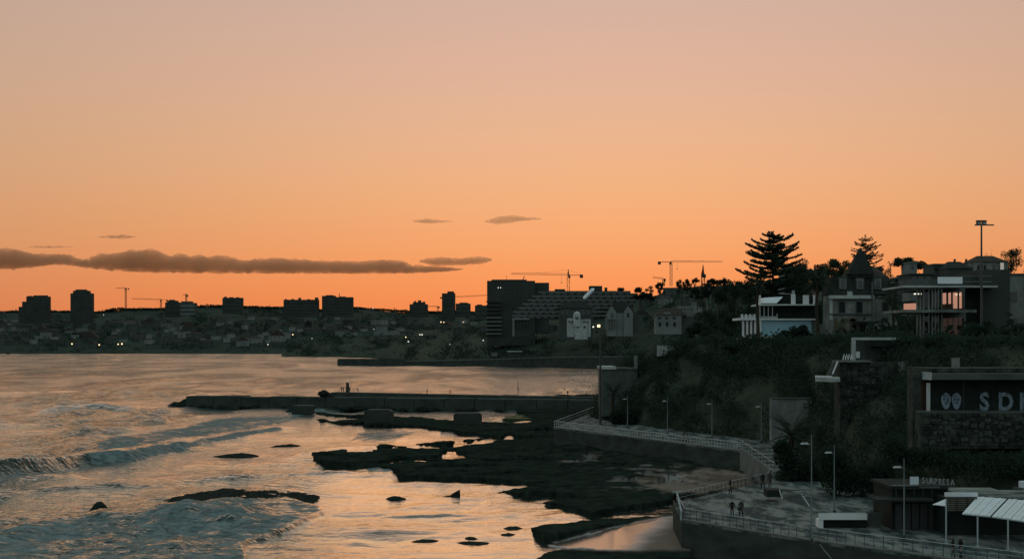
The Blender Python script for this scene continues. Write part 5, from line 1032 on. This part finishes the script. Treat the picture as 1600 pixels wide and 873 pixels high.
D = 176; x = XP(1533.5, D); z0 = 19.3; zt = ZP(352, D); t = thing('light_mast', (x, D, z0), 'very tall dark mast with twin floodlights beside the modern house', 'lamp post')
MB().tube([(x, D, z0), (x, D, zt)], [0.2, 0.11], 8).build('pole', M['darksteel'], t); MB().box(XP(1523, D), XP(1553, D), D-0.08, D+0.08, zt-0.04, zt+0.12).build('crossbar', M['darksteel'], t)
for a_, b_ in ((1527, 1533), (1535.5, 1541.5)):
    o = MB().pbox(a_, b_, 346, 351.2, D, 0.5).build('floodlight', M['darksteel'], t); MB().pbox(a_+1, b_-1, 347.3, 350, D, 0.06, -0.07).build('lens', M['steel'], o)
MB().pbox(1526.5, 1542, 344, 345.8, D, 0.5).build('top_bar', M['darksteel'], t)
def street_light(px, py, D, m, label, group='lit street lamps of the far town', h=7, r=1.0):
    x, z = XP(px, D), ZP(py, D); t = thing('street_light', (x, D, z-h), label, 'street lamp', group)
    MB().tube([(x, D, z-h), (x, D, z)], 0.12, 4).build('pole', M['darksteel'], t); MB().blob((x, D, z), (r, r, r), 1, 0.0).build('lamp', M[m], t)
for px, py, m, r, lab in ((112.5, 537, 'lamp', 1.3, 'lone glowing lamp by the far shore, leftmost of all'), (155, 538.5, 'lamp', 1.3, 'glowing shore lamp second from the left'), (184.5, 537.5, 'lamp', 1.2, 'left lamp of the close pair on the far shore'), (190.5, 537, 'lamp', 1.4, 'right lamp of the close pair on the far shore'), (162, 491.5, 'lamp_w', 0.9, 'tiny lamp near the ridge right of the rounded-top tower'), (418.5, 538, 'lamp_w', 1.1, 'white lamp low on the far shore left of the chimney-row block'),
        (457.5, 522.5, 'lamp', 1.2, 'warm lamp halfway up below the chimney-row block'), (487.5, 528.5, 'lamp_w', 0.7, 'faint lamp right of the warm one below the chimney-row block'), (583, 481.5, 'lamp_w', 1.2, 'lamp on the far ridge right of the thin-masted block'), (584, 514, 'lamp_w', 0.8, 'faint lamp far below the ridge lamp'), (689, 503, 'lamp', 1.3, 'left lamp of the pair under the slim two-step tower'), (693.5, 503.3, 'lamp', 1.1, 'right lamp of the pair under the slim two-step tower'), (724, 503, 'lamp', 0.9, 'single lamp left of the hotel foot')):
    street_light(px, py, far_hill.spot(px, min(py+6, 548))[0]-20, m, lab, r=r)
for px, py, m, r, lab in ((634, 526.5, 'lamp', 0.75, 'upper lamp of the cluster on the left headland'), (638, 533.5, 'lamp_w', 0.8, 'lowest lamp of the cluster on the left headland'), (656, 522.5, 'lamp_w', 0.9, 'left lamp of the white pair on the left headland'), (659.5, 522.7, 'lamp_w', 0.9, 'right lamp of the white pair on the left headland'), (755, 531.5, 'lamp_w', 0.6, 'faint lamp among trees below the hotel'), (703, 537.5, 'lamp_w', 0.4, 'faintest lamp on the wooded shore left of the hotel'), (817, 503, 'lamp_w', 0.4, 'dim lamp on the pale-framed pavilion'), (824, 502.5, 'lamp_w', 0.55, 'brighter lamp at the right of the pale-framed pavilion'), (927, 510.5, 'lamp_w', 0.7, 'lamp just left of the tall lit mast head')):
    street_light(px, py, mid_hill.spot(px, min(py+6, 556))[0]-25 if px < 900 else 1040, m, lab, 'lit lamps on the middle headland', 5, r)

# ------------------------------------------------------------------ railings
def railing(label, pts, z, hgt, gap, m,  rails=(1.0, 0.12), pr=0.03, zs=None, rr=0.03):
    P_ = [Vector((p[0], p[1], (zs[i] if zs else z))) for i, p in enumerate(pts)]; t = thing('railing', tuple(P_[0]), label, 'railing')
    for f in rails: MB().tube([p+Vector((0, 0, hgt*f)) for p in P_], rr if f > 0.9 else rr*0.55, 6).build('top_rail' if f > 0.9 else 'rail', M[m], t)
    q = MB().tube([(0, 0, 0), (0, 0, hgt)], pr, 5); me = bpy.data.meshes.new('post'); me.from_pydata([tuple(v_) for v_ in q.v], [], q.f); me.materials.append(M['darksteel' if m == 'steel' else m]); acc = 0.0
    for a_, b_ in zip(P_[:-1], P_[1:]):
        L_ = (b_-a_).length; s = acc
        while s < L_:
            p = a_.lerp(b_, s/L_); o = bpy.data.objects.new('post', me); col.objects.link(o); o.parent = t; o.location = p-P_[0]; s += gap
        acc = s-L_
    return t
inset = 0.12
railing('steel railing along the front edge of the plaza, left stretch', [(15.5, 122.7), (20.1, 115.8), (23.6, 111.0)], 4.12, 0.95, 0.86, 'steel', (1.0, 0.66, 0.33), 0.03)
railing('steel railing along the front edge of the plaza, right stretch', [(24.2, 110.3), (25.7, 108.5), (32.5, 100.8), (42, 91.3)], 4.12, 0.95, 0.86, 'steel', (1.0, 0.66, 0.33), 0.03)
railing('steel railing along the sea side of the plaza toward the steps', [(15.7, 124.0), (16.4, 135.8), (29.5, 156.7), (31.0, 162.5)], 4.0, 1.0, 1.1, 'steel', (1.0, 0.5), 0.03, rr=0.035)
railing('pale railing along the curved promenade wall', [(7.5, 239.8), (20, 213.2), (31.9, 187.8)], 5.12, 1.05, 0.8, 'offwhite', (1.0, 0.55, 0.1), 0.05, rr=0.06)
railing('pale railing along the far edge of the promenade tip', [(7.4, 240.3), (19.2, 302.5)], 5.0, 1.05, 1.6, 'steel', (1.0, 0.5), 0.035, rr=0.06)
railing('handrail beside the steps up to the promenade', [(31.6, 187.5), (31.6, 163.3)], 5, 1.0, 2.4, 'steel', (1.0,), 0.03, zs=[5.5, 4.5])
t = thing('ramp_handrail', G(1230, 780, 4.0), 'slanting pale handrail of a small ramp on the plaza', 'handrail')
for a_, b_ in (((1218, 765), (1222.5, 779)), ((1252, 771.5), (1265.5, 791))): MB().tube([P(*a_, 134), P(*b_, 132)], 0.065, 5).build('handrail', M['offwhite'], t)
for a_, b_ in (((1222, 765.5), (1266, 764.5)), ((1266, 792), (1279, 796)), ((1222.5, 779), (1258, 772))): MB().tube([P(*a_, 134), P(*b_, 133)], 0.04, 5).build('rail', M['darksteel'], t)
MB().pbox(1199, 1222, 765, 776, 137, 2.0).build('planter_box', M['black'], t)
tag(MB().tube([P(1281, 850, 107.5), P(1302, 876, 104)], 0.03, 5).build('stay_cable', M['pole']), 'thin cable slanting down the plaza wall below the railing gap', 'cable')
t = thing('corner_post', G(1061, 812, 4.0), 'slanting steel post catching orange light at the plaza corner', 'post')
MB().tube([G(1064, 812, 4.0), P(1064.5, 798, 122.7), P(1058, 770, 124.5)], 0.09, 6).build('post', M['steel'], t); MB().tube([P(1051, 768.5, 124.5), P(1067, 766.5, 125)], 0.06, 5).build('cap_rail', M['steel'], t)

# ------------------------------------------------------------------ rocks and ruined blocks in the shallows
def rock(label, px0, px1, ptop, pb, seed, amp=0.35, prof=None, group=None):
    """a weathered rock: cross-sections along its length, each an uneven arch"""
    g = G((px0+px1)/2, pb); D = g[1]; hmax = 0.66*(pb-ptop)/F*D; nx_, ny_ = max(26, int((px1-px0)/2)), 17; dep = max(0.9*(px1-px0)/F*D*0.35, 1.2); dep = min(dep, 7.0)
    prof = prof or [(0, 0), (0.18, 0.55), (0.4, 0.95), (0.62, 1.0), (0.85, 0.6), (1, 0)]
    uu, vv_ = np.meshgrid(np.linspace(0, 1, nx_), np.linspace(-1, 1, ny_)); hx = np.interp(uu, [p[0] for p in prof], [p[1] for p in prof])
    X = XP(px0, D)+(XP(px1, D)-XP(px0, D))*uu; n1_ = fbm(X/1.6+seed*7.3, vv_*dep/1.6+seed*3.1, 5, seed); n2_ = fbm(X/0.5+seed, vv_*dep/0.5, 3, seed+4)
    Zr = hmax*hx*np.clip(1-vv_**2, 0, 1)**0.5*(1+amp*1.6*(n1_-0.5))+0.55*hmax*(n2_-0.45)*(hx > 0.02)*np.clip(1-vv_**2, 0, 1)-0.22; Zr = np.where(np.abs(vv_) > 0.99, -0.8, Zr); Zr[:, 0] = -0.8; Zr[:, -1] = -0.8
    Y = D+dep*(1+vv_*(0.35+0.65*np.sqrt(np.clip(hx, 0, 1))))+0.8*(n1_-0.5)
    o = link('rock', arr_mesh('rock', np.stack([X, Y, Zr], -1).reshape(-1, 3), grid_faces(ny_, nx_)), M['rock']); tag(o, label, 'rock', group); return o
rock('long low rock island ringed by the foreground foam', 232, 492, 764, 789, 1, 0.3, [(0, 0), (0.1, 0.35), (0.22, 0.7), (0.35, 1.0), (0.5, 0.9), (0.62, 0.95), (0.78, 0.8), (0.9, 0.55), (0.97, 0.35), (1, 0)])
rock('small dark rock alone in the foreground water at left', 133, 166, 774, 800, 9, 0.5)
rock('low rock bars awash left of the reef tip', 326, 402, 705, 713.5, 14, 0.4)
rock('flat rock just above the awash bars', 418, 471, 690.5, 698, 15, 0.4)
rock('small rounded rock in the calm water', 597, 637, 771, 781, 16, 0.4)
q = MB(); g = G(709, 777); q.hexa([(g[0]-1.1, g[1]-0.6, -0.3), (g[0]+0.85, g[1]-0.6, -0.3), (g[0]+0.85, g[1]+0.9, -0.3), (g[0]-1.1, g[1]+0.9, -0.3)], [(g[0]-0.2, g[1]-0.1, 0.5), (g[0]+0.8, g[1]-0.2, 1.05), (g[0]+0.78, g[1]+0.3, 1.05), (g[0]-0.2, g[1]+0.4, 0.5)]); q.blob((g[0]-0.6, g[1], -0.1), (0.9, 0.7, 0.4), 2, 0.4, 3)
tag(q.build('rock', M['rock']), 'pointed upright rock in the calm water', 'rock')
for k, (a_, b_, c_, d_, lab) in enumerate(((780, 822, 818, 828, 'low rock awash in the shallows before the beach'), (848, 880, 783, 791, 'low rock beside the stream mouth'), (880, 893, 797, 802, 'tiny rock at the stream mouth'), (640, 690, 838, 846, 'weedy rock just breaking the calm water'), (705, 770, 841, 850, 'longest weedy rock bar in the shallows'), (770, 812, 829, 838, 'weedy rock nearest the sand strip'), (590, 618, 735, 743, 'rock lump on the seaward reef edge'), (720, 752, 834, 843, 'weedy rock between two others in the shallows'), (256, 290, 622, 636, 'rubble heap at the tip of the stone pier'), (272, 300, 618, 636, 'higher rubble boulder against the pier end'), (440, 470, 633, 645, 'jagged rock left of the square ruin'), (1010, 1050, 842, 856, 'dark boulder below the plaza wall'))):
    rock(lab, a_, b_, c_, d_, 30+k, 0.45)
tag(MB().blob(P(505, 614.5, 411), (1.5, 1.5, 1.0), 3, 0.3, 4).build('rock', M['rock']), 'boulder on the pier where the walkway rises', 'rock')
def ruin(label, px0, px1, ptop, pb, bev):
    g = G((px0+px1)/2, pb, 0.4); D = g[1]; x0, x1 = XP(px0, D), XP(px1, D); zt = ZP(ptop, D); b = bev/F*D
    prof = [(x0, -0.5), (x1, -0.5), (x1+0.1, zt-b), (x1-b, zt-b*0.2), (x1-b*1.4, zt), (x0+b*1.2, zt), (x0+b*0.3, zt-b*0.4), (x0-0.1, zt-b)]
    t = thing('ruined_block', g, label, 'ruin'); MB().extr(prof, D, D+5.5).build('block', M['concrete'], t)
    for k in range(3): MB().blob((x0+(x1-x0)*(k+0.5)/3, D-0.4, 0.1), ((x1-x0)*0.22, 0.9, 0.6), 2, 0.4, k+int(px0)).build('rubble', M['rock'], t)
ruin('rounded dark concrete block standing on the reef', 569, 612, 640, 662, 4); ruin('square dark concrete block further right on the reef', 709, 752, 645.5, 664, 3); ruin('low dark block close under the pier', 456, 487, 633.5, 647, 1)
q = MB(); q.prism([G(785, 654, 0.8)[:2], G(836, 654, 0.8)[:2], G(838, 648.5, 0.8)[:2], G(800, 648.5, 0.8)[:2]], 0, 0.85); tag(q.build('slab', M['algae']), 'flat green weed-covered slab beside the tidal pool', 'slab')
# pier furniture
a0 = along(0.47, 5); t = thing('stone_pillar', (XP(543, 411), 411, 4.75), 'dark square pillar among the people on the pier', 'pillar'); x = XP(543, 411)
MB().hexa([(x-0.5, 410.5, 4.5), (x+0.5, 410.5, 4.5), (x+0.5, 411.5, 4.5), (x-0.5, 411.5, 4.5)], [(x-0.42, 410.6, 7.9), (x+0.42, 410.6, 7.9), (x+0.42, 411.4, 7.9), (x-0.42, 411.4, 7.9)]).build('shaft', M['concrete'], t); MB().box(x-0.75, x+0.75, 410.2, 411.8, 4.3, 4.75).build('base', M['concrete'], t)
for px, pt, lab in ((809.5, 595, 'thin navigation pole with a small marker on the pier'), (932.5, 604, 'thin pole at the landward end of the pier')):
    D = 400; x = XP(px, D); t = thing('pole', (x, D, 4), lab, 'pole'); MB().tube([(x, D, 3.5), (x, D, ZP(pt, D))], 0.09, 5).build('shaft', M['darksteel'], t); MB().box(x-0.25, x+0.25, D-0.1, D+0.1, ZP(pt+13, D), ZP(pt+11, D)).build('marker', M['darksteel'], t)
g = G(12, 553.2); t = thing('boat', g, 'tiny dark boat near the far shore at left', 'boat'); MB().hexa([(g[0]-3.2, g[1], 0), (g[0]+3.2, g[1], 0), (g[0]+3.2, g[1]+2, 0), (g[0]-3.2, g[1]+2, 0)], [(g[0]-4.2, g[1]-.3, 1.3), (g[0]+4, g[1]-.3, 1.3), (g[0]+4, g[1]+2.3, 1.3), (g[0]-4.2, g[1]+2.3, 1.3)]).build('hull', M['black'], t); MB().box(g[0]-1.2, g[0]+1.4, g[1]+.4, g[1]+1.6, 1.31, 2.6).build('cabin', M['black'], t)

# ------------------------------------------------------------------ people: one skinned body each
def person(loc, label, hgt, pose, face, coat, legs, group=None, bag=False):
    st, arm, lean = pose      # stride, arm bend, lean
    J = [(0, 0, .93), (0, .02*lean, 1.12), (0, .03*lean, 1.36), (0, .03*lean, 1.50), (0, .04*lean+.01, 1.60), (0, .05*lean+.015, 1.72)]
    rad = [(.155, .115), (.135, .10), (.17, .11), (.058, .06), (.085, .10), (.072, .085)]; E = [(0, 1), (1, 2), (2, 3), (3, 4), (4, 5)]
    for s, q in ((-1, 1), (1, -1)):
        n = len(J); k = st*q
        J += [(s*.10, k*.06, .86), (s*.105, k*.20+.03*abs(st), .49), (s*.11, k*.34-.10*abs(st), .09), (s*.12, k*.34-.10*abs(st)+.15, .035)]; rad += [(.095, .10), (.062, .065), (.045, .05), (.045, .035)]; E += [(0, n), (n, n+1), (n+1, n+2), (n+2, n+3)]
        n = len(J); J += [(s*.19, .02*lean, 1.42), (s*.25, -k*.12-.02, 1.14), (s*(.24-arm*.08), -k*.22+.08+arm*.16, .92+arm*.16), (s*(.23-arm*.10), -k*.24+.11+arm*.22, .83+arm*.18)]; rad += [(.062, .062), (.046, .046), (.034, .036), (.03, .045)]; E += [(2, n), (n, n+1), (n+1, n+2), (n+2, n+3)]
    me = bpy.data.meshes.new('person'); bm = bmesh.new(); lay = bm.verts.layers.skin.verify(); vv = [bm.verts.new(j) for j in J]
    for i, v_ in enumerate(vv): v_[lay].radius = rad[i]; v_[lay].use_root = (i == 0)
    for a_, b_ in E: bm.edges.new((vv[a_], vv[b_]))
    bm.to_mesh(me); bm.free()
    o = bpy.data.objects.new('person', me); col.objects.link(o); sk = o.modifiers.new('skin', 'SKIN'); sk.use_smooth_shade = True; o.modifiers.new('sub', 'SUBSURF').levels = 1
    dg = bpy.context.evaluated_depsgraph_get(); m2 = bpy.data.meshes.new_from_object(o.evaluated_get(dg)); bpy.data.objects.remove(o)
    for mm in (coat, legs, 'skin', 'hair'): m2.materials.append(M[mm])
    for p in m2.polygons:
        c = p.center; p.material_index = 1 if c.z < 0.82 else 0
        if c.z > 1.52: p.material_index = 3 if (c.z > 1.69 or c.y < 0.0) else 2
        elif abs(c.x) > 0.12 and c.z < 0.88+arm*.16 and c.z > .62: p.material_index = 2
    o = link('person', m2, None); o.location = loc; o.rotation_euler[2] = face; s = hgt/1.79; o.scale = (s, s, s); tag(o, label, 'person', group)
    if bag:
        q = MB().blob((0.27, 0.05, 0.85), (0.07, 0.15, 0.17), 2, 0.1); b = bpy.data.meshes.new('bag'); b.from_pydata(q.v, [], q.f); b.materials.append(M['black']); ob = bpy.data.objects.new('bag', b); col.objects.link(ob); ob.parent = o
    return o
person(G(1144, 807, 4.0), 'left person of the pair strolling in the middle of the plaza', 1.62, (0.6, 0.6, 0.6), R(170), 'cloth_dark', 'cloth_navy')
person(G(1158, 809, 4.0), 'right, taller person of the pair strolling on the plaza', 1.78, (0.5, 0.2, 0.4), R(190), 'cloth_grey', 'cloth_navy', bag=True)
person(G(1141, 772, 4.0), 'lone person standing near the sea-side railing of the plaza', 1.78, (0.25, 0.7, 0.3), R(60), 'cloth_dark', 'cloth_navy')
person(G(1192, 762.5, 4.0), 'left of two people walking at the foot of the steps', 1.78, (0.7, 0.3, 0.5), R(10), 'cloth_dark', 'cloth_navy')
person(G(1203, 762.5, 4.0), 'right of two people walking at the foot of the steps', 1.82, (0.4, 0.3, 0.5), R(-10), 'cloth_grey', 'cloth_dark')
person(P(1053.5, 806, 138), 'person on the sand outside the plaza corner', 1.7, (0.3, 0.3, 0.6), R(120), 'cloth_dark', 'cloth_navy')
person(G(1489, 872, 4.0), 'left of two dark figures near the awning posts', 1.7, (0.4, 0.4, 0.4), R(80), 'cloth_dark', 'cloth_dark')
person(G(1501, 873, 4.0), 'right of two dark figures near the awning posts', 1.74, (0.4, 0.5, 0.4), R(100), 'cloth_dark', 'cloth_navy')
person(G(1069, 691, 5.0), 'person walking on the promenade behind its railing', 1.75, (0.6, 0.3, 0.5), R(70), 'cloth_dark', 'cloth_navy')
person(G(1074, 691.5, 5.0), 'second walker close beside another on the promenade', 1.66, (0.5, 0.3, 0.5), R(70), 'cloth_grey', 'cloth_navy')
person(G(898, 654, 5.0), 'figure at the promenade tip by the far railing', 1.75, (0.2, 0.5, 0.4), R(30), 'cloth_dark', 'cloth_navy')
person(G(893, 655, 5.0), 'figure leaning at the promenade tip beside another', 1.68, (0.2, 0.7, 0.8), R(30), 'cloth_dark', 'cloth_navy')
def pier_at(px):        # where the line of sight meets the raised walkway
    best = min((abs(800+F*along(k/200, 5.2)[0]/along(k/200, 5.2)[1]-px), k/200) for k in range(200)); tt = best[1]; p = along(tt, 5.2); return (p[0], p[1], 4.95-0.75*(tt-0.36)/0.64)
for px, hgt, pose, face, lab in ((533, 1.75, (0.1, 0.3, 0.2), 0, 'first person left of the pillar on the pier'), (536.5, 1.62, (0.15, 0.5, 0.3), 1, 'shorter person just left of the pier pillar'), (547.5, 1.72, (0.1, 0.4, 0.2), 3, 'person just right of the pier pillar'), (559.5, 1.6, (0.8, 0.6, 1.0), 1.5, 'person striding right of the pillar on the pier'), (668, 1.75, (0.5, 0.3, 0.5), 1.6, 'lone walker in the middle of the pier'), (704.5, 1.75, (0.7, 0.5, 0.6), 1.6, 'second walker along the middle of the pier'), (886.5, 1.85, (0.1, 0.3, 0.2), 0.5, 'person standing near the landward end of the pier')):
    person(pier_at(px), lab, hgt, pose, face, 'cloth_dark', 'cloth_navy')

# ------------------------------------------------------------------ clouds: even-density volumes in billowed hulls, far off
def cloud_material(name, dens):
    m = bpy.data.materials.new(name); m.use_nodes = True; N = m.node_tree.nodes; N.remove(N['Principled BSDF'])
    v = N.new('ShaderNodeVolumePrincipled'); v.inputs['Density'].default_value = dens; v.inputs['Color'].default_value = (0.90, 0.52, 0.33, 1); v.inputs['Anisotropy'].default_value = 0.2
    m.node_tree.links.new(v.outputs[0], N['Material Output'].inputs['Volume']); return m
CD = 21000.0
def cloud(label, top, bot, seed, n, dens, depth=260, vox=16, rmax=999):
    rs = np.random.default_rng(seed); x0, x1 = top[0][0], top[-1][0]; q = MB()
    for k in range(n):
        f = (k+rs.uniform(0, 1))/n; px = x0+(x1-x0)*f; a_, b_ = float(interp(px, top)), float(interp(px, bot)); hp = max(0.6, b_-a_); r = min(rmax, hp*rs.uniform(0.25, 0.5)); py = b_-r-(hp-2*r)*rs.uniform(0, 1)
        big_ = k % 3 == 0
        if big_: r = hp*0.5; py = (a_+b_)/2
        rm = r/F*CD; c = P(px, py, CD); q.blob((c[0], CD+rs.uniform(-0.3, 0.3)*depth, c[2]), (rm*(rs.uniform(0.75, 1.2) if big_ else rs.uniform(1.1, 2.0)), max(rm*1.2, depth*0.5), rm), 2, 0.45, seed+k)
    for k in range(int(n*(1.3 if n > 300 else 2.6))):        # torn scraps along both edges and off the ends
        px = rs.uniform(x0-2, x1+2)+rs.normal(0, 2); a_, b_ = float(interp(px, top)), float(interp(px, bot)); up = rs.uniform() < 0.7
        py = (a_+abs(rs.normal(0, 1.0))-0.9) if up else (b_-abs(rs.normal(0, 0.5))+0.4); rm = rs.uniform(0.7, 1.9)/F*CD*min(1.0, (b_-a_)/7); c = P(px, py, CD)
        q.blob((c[0], CD+rs.uniform(-0.3, 0.3)*depth, c[2]), (rm*rs.uniform(1.2, 3.5), rm*2.5, rm*(1.0 if up else 0.5)), 2, 0.5, seed+k*3)
    o = q.build('cloud', None); r_ = o.modifiers.new('remesh', 'REMESH'); r_.mode = 'VOXEL'; r_.voxel_size = vox; r_.use_smooth_shade = True
    dg = bpy.context.evaluated_depsgraph_get(); m2 = bpy.data.meshes.new_from_object(o.evaluated_get(dg)); bpy.data.objects.remove(o)
    o = link('cloud', m2, cloud_material('cloud_vapour', dens)); tag(o, label, 'cloud', 'evening clouds low over the town'); return o
cloud('long dark cloud bank low over the sea town at left', [(-160, 392), (-40, 390), (0, 389), (20, 390), (40, 395), (60, 397), (80, 399), (95, 397), (108, 398), (118, 405), (150, 406), (155, 397), (175, 398), (198, 394), (208, 391), (220, 395), (236, 390.5), (248, 394), (262, 404), (282, 396.5), (300, 402), (312, 399), (322, 404), (340, 400), (365, 403), (372, 409), (400, 406), (430, 404), (500, 408), (560, 410), (600, 407), (628, 409), (640, 415), (680, 417), (724, 419.5)],
      [(-160, 421), (0, 420), (50, 418), (80, 413), (110, 414), (140, 419), (200, 424), (300, 426), (500, 427), (620, 427), (690, 425), (724, 421)], 5, 700, 0.0050, 320, 9)
cloud('small flat cloud above the right end of the cloud bank', [(657, 406), (675, 404), (700, 403.5), (720, 405), (745, 402.5), (768, 404)], [(657, 410), (680, 414.5), (720, 414), (750, 412), (768, 407)], 6, 70, 0.0055, 200, 8)
cloud('thin wisp of cloud above the bank, middle of the sky', [(645, 345), (665, 343), (680, 344), (708, 345.6)], [(645, 347), (670, 349), (690, 347.6), (708, 346.6)], 7, 40, 0.005, 150, 6)
cloud('streaky small cloud right of the thin wisp', [(758, 345), (780, 341), (800, 338), (812, 339), (846, 341)], [(758, 347), (775, 350), (800, 347), (820, 345), (846, 343)], 8, 60, 0.0045, 140, 6)
cloud('faint thin cloud streak at the far left above the bank', [(45, 385), (70, 384.2), (115, 385)], [(45, 386.6), (75, 387.4), (115, 386.6)], 9, 36, 0.006, 130, 6)
cloud('tiny cloud streak left of centre above the bank', [(152, 369.6), (180, 368), (192, 367.6), (213, 369.6)], [(152, 371), (182, 372.4), (195, 372.4), (213, 370.8)], 10, 36, 0.007, 130, 6)
